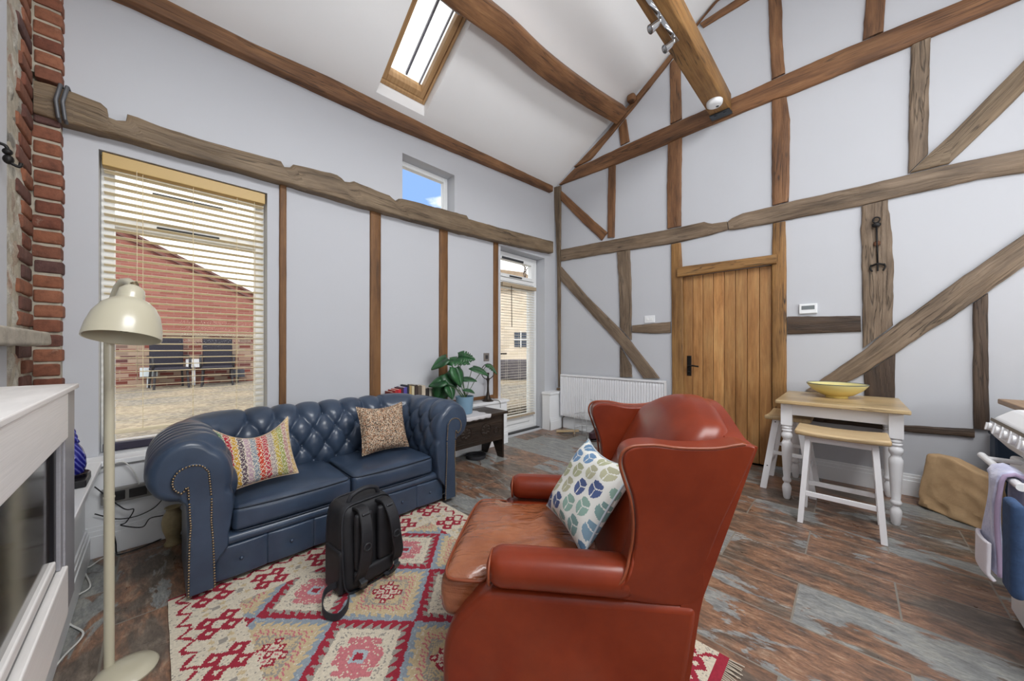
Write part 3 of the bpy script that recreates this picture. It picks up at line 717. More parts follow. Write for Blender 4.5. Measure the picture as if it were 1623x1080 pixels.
FG = plain('smoked_glass', (46, 40, 34), .10, 0.0, coat=.3)
fpart(MB().box(fx-.029, fx-.019, fy0+.002, y9-.0345, FZ1+.021, FZ2-.023), 'glass_door', FG)
fpart(MB().box(fx-.0285, fx-.008, fy0+.002, y9-.036, FZ1+.0215, FZ1+.05), 'log_bar', STEEL, bevel=.004)

# blue glass ornament, tray and box on the ledge return
BLUEG = NT('blue_glass'); BLUEG.set(Roughness=.06, Transmission__Weight=.35, IOR=1.45)
v = BLUEG.coord('Object', (1, 1, 1)); w_ = BLUEG.N('ShaderNodeTexWave', Vector=BLUEG.coord('Object', (1, 1, 1), (0.5, .6, 0)), Scale=22.0, Distortion=3.0)
BLUEG.base(BLUEG.ramp(w_.outputs['Fac'], [(0.0, (34, 34, 128)), (.75, (62, 66, 168)), (.93, (120, 124, 200))]))
GX, GY = -.262, 2.575
mb = MB().box(GX-.11, -.222, GY-.11, GY+.06, LZ+.001, LZ+.034)
solo(mb, 'black_box', plain('black_plastic', (26, 26, 30), .4), 'flat black box on the ledge beneath the blue glass ornament', 'box', bevel=.004)
mb = MB(); mb.lathe([(.01, 0), (.045, 0), (.056, .016), (.053, .018), (.043, .006), (.01, .005)], (GX-.012, GY-.02, LZ+.0355), 28)
tray = solo(mb, 'dark_dish', plain('dark_glass_dish', (34, 30, 46), .15, coat=.4), 'small dark dish between black box and blue glass ornament', 'dish', smooth=50)
orn = thing('glass_ornament', 'blue and white swirled glass ornament with twisted top', 'ornament', (GX-.012, GY-.02, LZ+.0425))
mb = MB(); mb.lathe([(.028, 0), (.040, .012), (.046, .045), (.043, .085), (.034, .12), (.021, .145), (.013, .155)], n=28); build(mb, 'body', BLUEG.m, orn, smooth=180)
mb = MB()
for k in range(3):
    mb.tube([(math.cos(k*2.1+t*6)*.014*(1-t*.55), math.sin(k*2.1+t*6)*.014*(1-t*.55), .150+.072*t) for t in [i/14 for i in range(15)]], .011, 8, rr=[.012*(1-i/20) for i in range(15)])
build(mb, 'twisted_top', BLUEG.m, orn, smooth=180)

# ---- floor lamp
CREAM = plain('cream_enamel', (188, 182, 160), .28, coat=.3)
lx, ly = -.078, 1.838
lamp = thing('floor_lamp', 'cream enamel floor lamp with domed shade by the steel fire', 'lamp', (lx, ly, 0))
mb = MB().lathe([(.083, 0.0), (.085, .007), (.077, .018), (.05, .028), (.016, .032)], n=40); build(mb, 'base', CREAM, lamp, smooth=50)
pl = atD(173, 900, 1.235); px_, py_ = pl.x-lx, pl.y-ly
sc_ = atD(211, 500, 1.19)
mb = MB().tube([(px_, py_, .02), (px_, py_, 1.20)]+[tuple(Vector((px_, py_, 1.352)).lerp(Vector((sc_.x-lx, sc_.y-ly, 1.372)), t)+Vector((0, 0, .03*math.sin(PI*t)-.10*(1-t)**3))) for t in (0, .2, .4, .6, .8, 1.0)], .0135, 14)
mb.lathe([(.0145, 0), (.0145, .006)], (px_, py_, .62), 14)
build(mb, 'pole', CREAM, lamp, smooth=60)
mb = MB(); prof = [(.098, 0), (.0975, .01), (.094, .045), (.085, .085), (.069, .118), (.05, .138), (.037, .146), (.036, .16), (.033, .182), (.022, .195), (.010, .202)]
mb.lathe([(r-.004, z+.001) for r, z in reversed(prof[:-1])]+prof, n=48, cap=False)
vh = Vector((sc_.x, sc_.y, 0)).normalized(); rh = Vector((vh.y, -vh.x, 0))
T_ = Matrix.Translation((sc_.x-lx, sc_.y-ly, 1.182)) @ Matrix.Translation((0, 0, .19)) @ Matrix.Rotation(math.radians(7), 4, vh) @ Matrix.Rotation(math.radians(-13), 4, rh) @ Matrix.Translation((0, 0, -.19)) @ Matrix.Scale(.94, 4)
mb.xf(T_)
shade = build(mb, 'shade', CREAM, lamp, smooth=50)
mb = MB().lathe([(.022, .14), (.023, .10), (.012, .092)], n=16).xf(T_); build(mb, 'socket', plain('lamp_socket', (190, 170, 110), .35, .3), lamp, smooth=50)
mb = MB(); mb.ball((0, 0, .055), .028, 12, (1, 1, 1.2)); mb.xf(T_)
CLEARB = NT('bulb_glass'); CLEARB.set(Roughness=.03, Transmission__Weight=1.0, IOR=1.3); CLEARB.base((.98, .95, .85, 1)); build(mb, 'bulb', CLEARB.m, lamp, smooth=180)
mb = MB(); mb.tube([(sc_.x-lx, sc_.y-ly, 1.382), (sc_.x-lx+.004, sc_.y-ly, 1.374), (sc_.x-lx+.004, sc_.y-ly, 1.362)], .010, 8); build(mb, 'hinge', plain('brown_hinge', (110, 96, 72), .4, .5), lamp, smooth=60)

# cables and sockets along the ledge
CAB = plain('black_cable', (28, 28, 30), .5); CABW = plain('white_cable', (222, 222, 218), .45)
def cable(pts, r, mat, label, n=8):
    return solo(MB().tube(crom(pts, n), r, 6), 'cable', mat, label, 'cable', smooth=180)
cable([onZ(178, 889, .006), onZ(166, 884, .006), onZ(145, 897, .006), onZ(134, 905, .006), onZ(143, 930, .006), onZ(120, 948, .006), onZ(108, 985, .006), onZ(132, 1005, .006), onZ(100, 1042, .006), onZ(70, 1080, .006)], .0035, CABW, 'white cable winding over the floor tiles past the lamp base')
yq = 2.925
cable([onY(150, 772, yq), onY(195, 806, yq), onY(212, 808, yq), onY(200, 828, yq), onY(192, 833, yq), onY(225, 836, yq), onY(238, 822, yq), onY(262, 816, yq), onY(276, 803, yq)], .003, CAB, 'thin black cable sagging in a loop below the socket strip')
cable([onY(150, 815, 2.95), onY(185, 823, 2.95), onY(215, 819, 2.95), onY(240, 808, 2.95), onY(252, 798, 2.95), onY(262, 785, 2.95)], .003, CAB, 'black cable curving up behind the blue sofa arm')
cable([onY(150, 752, 2.95), onY(188, 733, 2.945), onY(204, 738, 2.945), onY(217, 757, 2.945), onY(222, 775, 2.945)], .003, CABW, 'white cable dropping from the ledge to the socket strip')
cable([onY(181, 850, 2.95), onY(183.5, 862, 2.945), onY(184.5, 876, 2.945)]+[onZ(190, 879, .006), onZ(225, 868, .006), onZ(262, 852, .006), onZ(285, 845, .006)], .0035, CAB, 'black cable lying along the skirting behind the lamp pole')
p0, p1 = onY(178, 772, 2.972), onY(224, 752, 2.972)
ss = thing('socket_strip', 'grey extension strip with black sockets fixed on the ledge face', 'socket', ((p0.x+p1.x)/2, 2.97, p0.z))
zc = (onY(200, 779, 2.972).z)
build(MB().box(p0.x-.04, p1.x+.06, 2.938, 2.9715, zc-.045, zc+.035), 'casing', plain('grey_casing', (128, 126, 122), .5), ss, local=False, bevel=.004)
mb = MB()
for k in range(3): mb.box(p0.x-.02+.085*k, p0.x+.05+.085*k, 2.932, 2.9385, zc-.03, zc+.02)
build(mb, 'outlets', plain('black_outlets', (22, 22, 24), .4), ss, local=False, bevel=.002)
v0 = onZ(274, 861, 0)
mb = MB().lathe([(.035, 0), (.04, .012), (.028, .03), (.034, .06), (.046, .10), (.05, .14), (.042, .18), (.03, .20), (.03, .215), (.038, .22), (.034, .222), (.024, .21)], (v0.x, v0.y-.02, 0), 24)
solo(mb, 'stoneware_vase', plain('buff_stoneware', (172, 156, 118), .4, var=.2, vscale=20), 'small buff stoneware vase on the floor behind the blue sofa arm', 'vase', smooth=60)

# ---------------------------------------------------------------- blinds
SLAT = plain('cream_blind_wood', (236, 222, 188), .45); SLATW = plain('white_blind_slats', (236, 230, 216), .45); HEADM = plain('tan_headrail', (196, 164, 100), .45); TAND = plain('taupe_headrail', (176, 158, 132), .45)
def blind(name, label, x0, x1, zt, zb, y, pitch, depth, tilt, ms, mh, hh, cords, wand=None):
    t = thing(name, label, 'blind', ((x0+x1)/2, y, zb))
    build(MB().box(x0, x1, y-.035, y+.025, zt-hh, zt), 'headrail', mh, t, local=False, bevel=.004)
    mb = MB(); z = zt-hh-pitch*.6; ca, sa = math.cos(tilt)*depth/2, math.sin(tilt)*depth/2; n = 0
    while z > zb+.03:
        y0, y1 = y-ca, y+ca; za, zb_ = z+sa, z-sa; th = .0026
        mb.add([(x0+.006, y0, za), (x1-.006, y0, za), (x1-.006, y1, zb_), (x0+.006, y1, zb_), (x0+.006, y0, za+th), (x1-.006, y0, za+th), (x1-.006, y1, zb_+th), (x0+.006, y1, zb_+th)],
               [(3, 2, 1, 0), (4, 5, 6, 7), (0, 1, 5, 4), (1, 2, 6, 5), (2, 3, 7, 6), (3, 0, 4, 7)])
        z -= pitch; n += 1
    build(mb, 'slats', ms, t, local=False)
    build(MB().box(x0+.004, x1-.004, y-depth/2, y+depth/2, zb, zb+.022), 'bottom_rail', mh if mh is TAND else ms, t, local=False, bevel=.004)
    mb = MB()
    for c in cords:
        for dy in (-depth/2-.001, depth/2+.001): mb.tube([(c, y+dy, zt-hh), (c, y+dy, zb+.01)], .0011, 5)
    build(mb, 'cords', ms, t, local=False)
    if wand:
        build(MB().tube([(wand[0], y-.04, zt-hh+.01), (wand[0]+.003, y-.042, wand[1])], wand[2], 6), 'tilt_wand', wand[3], t, local=False, smooth=180)
    return t
blind('venetian_blind', 'cream wooden venetian blind over the tall window', W1[0]+.012, W1[1]-.012, 2.297, .64, 3.148, .0425, .044, math.radians(7), SLAT, HEADM, .075, (-.06, .17, .40, .50), (-.085, .95, .0015, SLAT))
blind('venetian_blind', 'pale slatted blind on the glazed garden door', 3.10, 3.765, 2.0, .205, 3.222, .036, .030, math.radians(4), SLATW, TAND, .05, (3.2, 3.45, 3.66), (3.255, 1.42, .005, plain('dark_wand', (60, 50, 44), .4)))

# ================================================================ BLUE CHESTERFIELD SOFA
m = NT('blue_leather'); v = m.coord('Object')
m.base(m.ramp(m.noise(v, 5, 5, .6), [(0.3, (46, 59, 78)), (0.7, (60, 75, 96))]))
m.set(Roughness=.31); m.bump(m.noise(v, 240, 3, .6), .10, .002); m.set(Coat__Weight=.12, Coat__Roughness=.25)
BLUE = m.m
SEAM = plain('blue_seam', (30, 42, 58), .5)
sofa = thing('chesterfield_sofa', 'blue leather button-back sofa below the tall window', 'sofa', (.80, 2.55, 0))
SX, SY = .80, 2.55
LXI, RXI, YB_, YF, RC = .256-SX, 1.41-SX, 2.655-SY, 2.165-SY, .10
segs = [(YB_-RC)-YF, RC*PI/2, (RXI-LXI)-2*RC, RC*PI/2, (YB_-RC)-YF]
STOT = sum(segs)
def spath(s):
    if s < segs[0]: return Vector((LXI, YF+s, 0)), Vector((-1, 0, 0))
    s -= segs[0]
    if s < segs[1]:
        a = PI-s/RC; c = Vector((LXI+RC, YB_-RC, 0)); n = Vector((math.cos(a), math.sin(a), 0)); return c+n*RC, n
    s -= segs[1]
    if s < segs[2]: return Vector((LXI+RC+s, YB_, 0)), Vector((0, 1, 0))
    s -= segs[2]
    if s < segs[3]:
        a = PI/2-s/RC; c = Vector((RXI-RC, YB_-RC, 0)); n = Vector((math.cos(a), math.sin(a), 0)); return c+n*RC, n
    s -= segs[3]
    return Vector((RXI, YB_-RC-s, 0)), Vector((1, 0, 0))
prof = resample(crom([(o, z, 0) for o, z in [(.015, .20), (.002, .34), (0, .46), (.006, .55), (.03, .635), (.075, .70), (.135, .733), (.195, .728), (.25, .69), (.283, .63), (.288, .565), (.265, .51), (.225, .475), (.185, .462), (.168, .44), (.163, .36), (.163, .20), (.163, .03)]], 8), 110)
plen = [0]
for i in range(1, len(prof)): plen.append(plen[-1]+(prof[i]-prof[i-1]).length)
pn = []
for i in range(len(prof)):
    t = (prof[min(i+1, len(prof)-1)]-prof[max(i-1, 0)]).normalized(); pn.append(Vector((-t.y, t.x, 0)))
itop = min(range(len(prof)), key=lambda i: (prof[i]-Vector((.06, .69, 0))).length); TT = plen[itop]
TP, TQ = STOT/14, .215
def tuft(s, T):
    e = min(1, min(s, STOT-s)/.05)
    if T < TT:
        a, b = s/TP+(T-TT)/TQ, s/TP-(T-TT)/TQ
        ca, cb = abs(math.sin(PI*a)), abs(math.sin(PI*b))
        h = .034*(ca*cb)**.42
        da = min(abs(a-round(a)), .5); db = min(abs(b-round(b)), .5); d = math.hypot(da, db)
        h -= .020*math.exp(-(d/.12)**2)
        lo = min(1, max(0, (T-.13)/.08)); h *= .35+.65*lo
        return h*(.25+.75*e)
    d = (T-TT); fade = max(0, 1-d/.42)
    c = abs(math.sin(PI*s/TP)); h = .034*c**.42*fade**.6 if d < .42 else 0
    arm_ = s < segs[0]+.03 or s > STOT-segs[0]-.03
    if arm_ and d > .05:
        k2 = min(1, (d-.05)/.06); h = h*(1-k2)+k2*.020*abs(math.sin(2*PI*s/TP))**.5*fade**.6
    q = abs(s/TP-round(s/TP))
    h -= .014*math.exp(-(q/.13)**2-(d/.035)**2)
    return h*(.35+.65*e)
def upholstery(s0, s1, n, name, cap0=False, cap1=False):
    mb = MB(); K = len(prof); rows = []
    def row(s, shrink=0.0, push=0.0):
        p, nn_ = spath(s); r = []
        for i, q in enumerate(prof):
            h = tuft(s, plen[i])-shrink*(1 if prof[i].y > .46 else .35)
            o, z = q.x+pn[i].x*h, q.y+pn[i].y*h
            w = p+nn_*o
            r.append(Vector((w.x, w.y-push, z)))
        return r
    R_ = .035
    if cap0:
        for k in range(6, 0, -1):
            a = k/6*PI/2; rows.append(row(s0, R_*(1-math.cos(a)), R_*math.sin(a)))
    for i in range(n+1): rows.append(row(s0+(s1-s0)*i/n))
    if cap1:
        for k in range(1, 7):
            a = k/6*PI/2; rows.append(row(s1, R_*(1-math.cos(a)), R_*math.sin(a)))
    for r in rows: mb.v += r
    for i in range(len(rows)-1):
        for j in range(K-1): mb.f.append([i*K+j, i*K+j+1, (i+1)*K+j+1, (i+1)*K+j]); mb.uv.append(None); mb.col.append(None)
        mb.f.append([i*K+K-1, i*K, (i+1)*K, (i+1)*K+K-1]); mb.uv.append(None); mb.col.append(None)
    for e in ([0] if cap0 else [])+([len(rows)-1] if cap1 else []):
        mb.f.append([e*K+j for j in range(K)]); mb.uv.append(None); mb.col.append(None)
    return build(mb, name, BLUE, sofa, smooth=70)
sA = segs[0]+segs[1]/2; sB = STOT-sA
arm_l = upholstery(0, sA, 56, 'arm', cap0=True)
upholstery(sA, sB, 150, 'backrest')
arm_r = upholstery(sB, STOT, 56, 'arm', cap1=True)
for r in range(0, 4):
    T_ = TT-r*TQ/2
    if T_ < .12: break
    i = min(range(len(prof)), key=lambda k: abs(plen[k]-T_))
    for k in range(0, 15):
        s = (k+(.5 if r % 2 else 0))*TP
        if s < .06 or s > STOT-.06: continue
        p, n_ = spath(s); h = tuft(s, plen[i])+.001
        w = p+n_*(prof[i].x+pn[i].x*h); build(MB().ball((w.x, w.y, prof[i].y+pn[i].y*h), .0095, 6), 'tuft_button', BLUE, sofa, smooth=180)
# front scroll panels with nailheads
pan = [(.158, .035), (.157, .49), (.182, .503), (.205, .525), (.214, .556), (.208, .592), (.186, .618), (.15, .63), (.113, .622), (.09, .595), (.08, .55), (.072, .3), (.066, .035)]
NAIL = plain('antique_brass_nail', (150, 132, 104), .3, 1.0)
for side, arm in ((-1, arm_l), (1, arm_r)):
    xi = LXI if side < 0 else RXI
    yf = YF-.035
    poly = [(q.x, q.y) for q in crom([(a, b, 0) for a, b in pan], 6)]
    mb = MB().prism(poly, lambda a, b, h: (xi+side*a, h, b), yf-.010, yf+.004)
    build(mb, 'scroll_panel', BLUE, sofa, smooth=40, bevel=.006, seg=3)
    path = resample([Vector((xi+side*a, yf-.011, b)) for a, b in poly], 104)
    mb = MB()
    cx_ = xi+side*.12
    for q in path:
        st = len(mb.v); mb.lathe([(.0052, 0), (.0045, .0022), (.002, .0038)], n=6)
        d = Vector((cx_-q.x, 0, .35-q.z)) if q.z < .47 else Vector((xi+side*.145-q.x, 0, .56-q.z)); d.normalize()
        mb.xf(Matrix.Translation(q+d*.006) @ Matrix.Rotation(PI/2, 4, 'X'), st)
    build(mb, 'nailhead_trim', NAIL, sofa, smooth=180, label='row of brass nailheads')
# seat cushions, base
hw = (RXI-LXI)/2
for k in (0, 1):
    cx_ = LXI+hw*(k+.5); W = hw-.006
    def puff(p, W=W):
        u, w = p.x/(W/2), p.y/.26
        q = Vector(p); c_ = max(0, 1-u*u)*max(0, 1-w*w)
        if p.z > 0: q.z += .028*c_**.6+.004*noise.noise(Vector((p.x*9, p.y*9, k*5)))
        if p.y < -.2: q.y -= .014*(1-u*u)*(1-(p.z/.06)**2)
        return q
    build(MB().rbox((cx_, -.125, .30), (W, .51, .125), .03, 22, puff), 'seat_cushion', BLUE, sofa, smooth=180)
    mb = MB()
    for zz in (.357, .243):
        z_ = zz; x0_, x1_ = cx_-W/2+.012, cx_+W/2-.012
        mb.tube([(x0_-.006, .05, z_), (x0_-.006, -.36, z_), (x0_+.012, -.375, z_)]+[(x0_+.02+(x1_-x0_-.04)*i/12, -.379-.013*(1-(2*i/12-1)**2), z_) for i in range(13)]+[(x1_-.012, -.375, z_), (x1_+.006, -.36, z_), (x1_+.006, .05, z_)], .0042, 6)
    build(mb, 'cushion_piping', SEAM, sofa, smooth=180)
build(MB().rbox((0+(LXI+RXI)/2, -.135, .215), (2*hw+.16, .52, .05), .024, 8), 'seat_deck', BLUE, sofa, smooth=180)
def rail_def(p):
    return p
fx0, fx1 = LXI-.07, RXI+.07
mb = MB(); nseg = 6; wseg = (fx1-fx0)/nseg
for i in range(nseg):
    def bulge(p, w=wseg):
        q = Vector(p)
        if p.y < 0: q.y -= .008*(1-(p.x/(w/2))**2)+(-.012*math.exp(-((p.x/.02)**2+(p.z/.02)**2)))
        return q
    mb.rbox((fx0+wseg*(i+.5), -.365, .113), (wseg+.003, .05, .158), .009, 14, bulge)
    mb.ball((fx0+wseg*(i+.5), -.392, .113), .009, 6)
build(mb, 'front_rail', BLUE, sofa, smooth=60)
build(MB().box(LXI-.15, RXI+.15, -.33, .26, .035, .19), 'base_frame', BLUE, sofa, bevel=.01)
for x in (LXI-.12, RXI+.12):
    for y in (-.36, .20):
        build(MB().lathe([(.022, .0095), (.03, .02), (.028, .036)], (x, y, 0), 14), 'foot', plain('black_bun_foot', (24, 20, 18), .4) if 'black_bun_foot' not in MATS else MATS['black_bun_foot'], sofa, smooth=50)

# ---------------------------------------------------------------- scatter cushions
def pillow(name, label, centre, size, thick, U, V, mat, colfn=None, n=60, sag=.05, corner=.02, cat='cushion', edge=None):
    """U, V = unit width and up axes in world"""
    U = Vector(U).normalized(); V = (Vector(V)-U*Vector(V).dot(U)).normalized(); N = U.cross(V).normalized()
    W, Hh = size; C = Vector(centre); mb = MB()
    def f(sgn):
        def g(u, v):
            a, b = 2*u-1, 2*v-1
            pin = 1-.09*(1-a*a)*abs(b)**2; pin2 = 1-.09*(1-b*b)*abs(a)**2
            x, y = a*W/2*pin2, b*Hh/2*pin
            t = max(0, (1-a**4)*(1-b**4))**.55*thick/2
            t *= 1+.12*noise.noise(Vector((a*2.2, b*2.2, sgn*3+W*10)))
            y -= sag*(1-a*a)*max(0, b)*.6
            return C+U*x+V*y+N*(sgn*t)
        return g
    mb.grid(f(1), n, n, colfn=colfn); mb.grid(f(-1), n, n, colfn=colfn, flip=True)
    bmm = mb
    o = thing(name, label, cat, tuple(C-V*Hh*.4))
    build(mb, 'cover', mat, o, local=False, smooth=180)
    rim = []
    for k in range(4*24):
        q = k/24; s = q-int(q); e_ = int(q)
        u, v = ((s, 0), (1, s), (1-s, 1), (0, 1-s))[e_]; rim.append(f(1)(u, v))
    build(MB().tube(rim, .004, 6, closed=True), 'edge_seam', edge or mat, o, local=False, smooth=180)
    return o
def hexl(h): return lin(h)
def tex_bands(u, v):
    bands = ['6f8a6a', 'b01f34', 'c99b36', '5d4c58', 'b79aa6', '8d96a0', 'c8442f', 'b63a4a', 'a89a98', 'b9a54a', '9aa05a', 'b58a84', 'd8b878']
    n = len(bands); x = u*n+.22*(abs(((v*9) % 1)*2-1)-.5); i = max(0, min(n-1, int(x)))
    c = list(lin(bands[i])); fx_ = x-int(x); ph = v*13+(.5 if i % 2 else 0); fv = ph-math.floor(ph)
    l1 = abs(fx_-fv); l2 = abs(fx_-(1-fv))
    if min(l1, l2) < .06 or fx_ < .08: c = list(lin('e0d8c4'))
    elif abs(fv-.5)+abs(fx_-.5) > .62: c = [q*.72 for q in c]
    return (c[0], c[1], c[2], 1)
KNIT = colattr('knit_cushion_fabric', .9, .25, 500, speck=.25)
pc = atD(404, 722, 1.93)
pillow('scatter_cushion', 'multicoloured striped cushion on the left end of the blue sofa', (.388, 2.335, .578), (.345, .335), .10, (1, .08, .045), (-.12, .40, 1), KNIT, tex_bands, n=90, sag=.12, edge=plain('cushion_edge', (196, 176, 150), .9))
m = NT('tweed'); m.set(Roughness=.95); v = m.coord('Object')
vo = m.N('ShaderNodeTexVoronoi', Vector=v, Scale=230.0)
m.base(m.ramp(vo.outputs['Color'], [(.18, (70, 58, 50)), (.36, (150, 124, 100)), (.5, (214, 196, 172)), (.62, (176, 128, 96)), (.75, (206, 188, 164)), (.9, (104, 106, 112))], 'CONSTANT'))
m.bump(vo.outputs['Distance'], .5, .004)
pillow('scatter_cushion', 'beige tweed cushion on the right end of the blue sofa', (1.155, 2.44, .572), (.345, .34), .12, (1, -.02, -.005), (.10, .36, 1), m.m, None, n=40, sag=.03)

# ---------------------------------------------------------------- red brown wing chair
m = NT('tan_leather'); v = m.coord('Object')
c = m.ramp(m.noise(v, 3.5, 5, .6), [(0.3, (104, 34, 14)), (0.7, (134, 52, 25))])
m.base(c); m.set(Roughness=.32, Coat__Weight=.05, Coat__Roughness=.2, Specular__IOR__Level=.32); m.bump(m.noise(v, 260, 3, .6), .08, .002)
TAN = m.m
m = NT('worn_tan_leather'); v = m.coord('Object')
m.base(m.ramp(m.noise(v, 6, 5, .6), [(0.3, (134, 74, 44)), (0.7, (162, 100, 66))])); m.set(Roughness=.22, Coat__Weight=.45, Coat__Roughness=.1)
cr = m.noise(m.coord('Object', (1.5, 4, 3), (0, 0, .5)), 3.0, 3, .5, .8)
m.bump(m.math('ADD', cr, m.math('MULTIPLY', m.noise(v, 200, 3, .6), .04)), .6, .06)
TANW = m.m
PIPE = plain('leather_piping', (134, 66, 38), .35)
Rr, Fw = Vector((SA, -CA, 0)), Vector((CA, SA, 0))
def latd(lat, d): return Fw*d+Rr*lat
cp = latd(.20, 1.37)
fdir = (Rr*-.9936+Fw*.113)
chair = thing('wing_armchair', 'red brown leather wing armchair on the patterned rug', 'armchair', (cp.x, cp.y, 0), math.atan2(fdir.y, fdir.x))
Z0 = .0115
side = [(.365, Z0), (.378, .12), (.38, .20), (.372, .255), (.352, .30), (.322, .34), (.285, .378), (.255, .41), (.20, .42), (-.37, .42), (-.365, .36), (-.34, .2), (-.31, Z0)]
def cpart(mb, name, mat=TAN, **kw): return build(mb, name, mat, chair, **kw)
for sgn in (1, -1):
    cpart(MB().prism(side, lambda a, b, h: (a, h*sgn, b), .245, .352), 'side_panel', smooth=50, bevel=.022, seg=4)
cpart(MB().rbox((.05, 0, .145), (.63, .50, .265), .02, 6), 'front_rail', smooth=180)
def armdef(p):
    q = Vector(p)
    if p.x > .1: q.x -= .02*(abs(p.y)/.065)**2*.6
    q.z += .006*math.sin((p.x+.3)*4)
    return q
for sgn in (1, -1):
    cpart(MB().rbox((.02, .312*sgn, .472), (.45, .125, .106), .05, 14, armdef), 'arm', smooth=180)
    ring = [Vector((.231, .312*sgn+.056*math.cos(t), .472+.046*math.sin(t))) for t in [i/20*2*PI for i in range(20)]]
    cpart(MB().tube(ring, .004, 6, closed=True), 'arm_piping', PIPE, smooth=180)
def cush(p):
    q = Vector(p); u, w = p.x/.28, p.y/.26
    if p.x > .13: q.y *= 1+.14*min(1, (p.x-.13)/.05)
    if p.z > 0:
        q.z += .020*max(0, 1-u*u)**.5*max(0, 1-w*w)**.5
        ang = p.x*1.0+p.y*.7
        q.z += .013*noise.noise(Vector((p.x*7+2*p.y, p.y*13, 2.2)))*max(0, 1-u**4)*max(0, 1-w**4)
        q.z += .006*(1-abs(noise.noise(Vector((p.x*6, p.y*12+p.x*3, 7.7)))))**6*max(0, 1-u**4)*max(0, 1-w**4)*3
    if p.x > .22: q.x += .018*(1-(p.z/.075)**2)*(1-.3*w*w)
    return q
cpart(MB().rbox((.125, 0, .345), (.545, .51, .145), .035, 26, cush), 'seat_cushion', TANW, smooth=180)
pp = []
for x, y in [(-.05, .258), (.10, .258), (.24, .262), (.268, .292), (.36, .293), (.388, .27), (.402, .2), (.406, 0)]: pp.append((x, y))
loop = [(x, y, .408) for x, y in pp]+[(x, -y, .408) for x, y in reversed(pp[:-1])]
cpart(MB().tube(crom(loop, 4), .005, 6), 'cushion_piping', PIPE, smooth=180)
# inner back, raked with a camel hump
def bx_(z): return -.115-.44*(z-.36)*(1+.12*(z-.36))           # front surface of the back
def hump(y): return .895+.082*(math.cos(max(-1, min(1, y/.30))*PI/2)**1.3)
def backdef(p):
    z01 = (p.z+.30)/.60
    zt = hump(p.y); z = .36+(zt-.36)*z01
    yy = p.y*(1+.05*z01)
    u = p.y/.27
    puff = .045*max(0, 1-u*u)**.7*math.sin(PI*min(1, max(0, z01*.9+.06)))**.8 if p.x > 0 else 0
    return Vector((bx_(z)-.075+p.x+puff, yy, z))
cpart(MB().rbox((0, 0, 0), (.15, .545, .60), .06, 24, backdef), 'backrest', smooth=180)
# wings
wing = [(-.10, .455), (-.145, .475), (-.175, .515), (-.193, .58), (-.195, .66), (-.185, .73), (-.165, .79), (-.152, .835), (-.158, .868), (-.185, .885), (-.24, .888), (-.31, .878), (-.40, .880), (-.45, .890), (-.485, .895), (-.506, .886), (-.502, .86), (-.47, .76), (-.43, .65), (-.395, .54), (-.362, .422), (-.12, .422)]
wc = [(q.x, q.y) for q in crom([(a, b, 0) for a, b in wing], 4)]
for sgn in (1, -1):
    def wf(a, b, h, sgn=sgn):
        fl = .035*max(0, (b-.55)/.35)**1.5+.03*max(0, (a+.30)/.15)*max(0, min(1, (b-.5)/.2))
        fl += .028*max(0, min(1, (.56-b)/.06))*max(0, min(1, (a+.27)/.07))*max(0, min(1, (b-.43)/.05)) if h > .3 else 0
        return (a, (h+fl)*sgn, b)
    cpart(MB().prism(wc, wf, .255, .345), 'wing', smooth=50, bevel=.026, seg=5)
    path = [Vector(wf(a*1.0, b, .338)) for a, b in wc if b > .44]
    path = [q+Vector((.008 if q.x > -.2 else (-.002), sgn*.004, .0)) for q in path]
    cpart(MB().tube(path[:len(path)*70//100], .0045, 6), 'wing_piping', PIPE, smooth=180)
# outside back
def obk(u, v):
    y = (2*u-1)*.345; zt = hump(y)-.015; z = Z0+(zt-Z0)*v
    x = -.315-.06*min(1, z/.43)-max(0, z-.43)*.335
    return Vector((x-.004, y, z))
mb = MB(); mb.grid(obk, 20, 20); mb.grid(lambda u, v: obk(u, v)+Vector((.055, 0, 0)), 20, 20, flip=True)
n_ = 21
for i in range(20):
    for e in (0, 20):
        a, b = i*n_+e, (i+1)*n_+e; o_ = n_*n_
        mb.f.append([a, b, b+o_, a+o_]); mb.uv.append(None); mb.col.append(None)
        a, b = e*n_+i, e*n_+i+1
        mb.f.append([a, b, b+o_, a+o_]); mb.uv.append(None); mb.col.append(None)
cpart(mb, 'outside_back', smooth=50)
# tulip cushion leaning in the chair
def tulip(u, v):
    bg = lin('dcdcd6'); pal = ['4a5a86', '7e9cae', 'a6a888', '8aa89c', '5f7f9c', 'b0ae92', '7c9c98', '6b8cae']
    ca, sa = math.cos(.12), math.sin(.12); x, y = (u*ca-v*sa)*4.6, (u*sa+v*ca)*4.4
    i = math.floor(x); y += .5*(i % 2); j = math.floor(y); a, b = x-i-.5, y-j-.5
    c = lin(pal[(i*3+j*5) % len(pal)])
    bb = b-.42*abs(a)
    if bb < -.03:
        if math.hypot(a, b+.03) < .42 and (abs(a) > .03 or b > -.05): return c
        return bg
    if bb > .03 and abs(a) < .34 and b < .40-.5*a*a: return tuple(q*.9 for q in c[:3])+(1,)
    return bg
cu = chair.location
def ch(x, y, z): return MWD[chair.name] @ Vector((x, y, z))
kT, kR, kL, kB = latd(.337, 1.50)+Vector((0, 0, .736)), latd(.402, 1.17)+Vector((0, 0, .755)), latd(.151, 1.47)+Vector((0, 0, .504)), latd(.24, 1.13)+Vector((0, 0, .485))
U_, V_ = (kR-kT+kB-kL)/2, (kT-kL+kR-kB)/2
TULIP = colattr('tulip_print', .85, .15, 400)
pillow('scatter_cushion', 'blue and green tulip print cushion on the wing armchair', (kT+kR+kL+kB)/4, (U_.length*1.06, V_.length*1.08), .105, U_, V_, TULIP, tulip, n=110, sag=.03, edge=plain('tulip_edge', (176, 184, 190), .9))

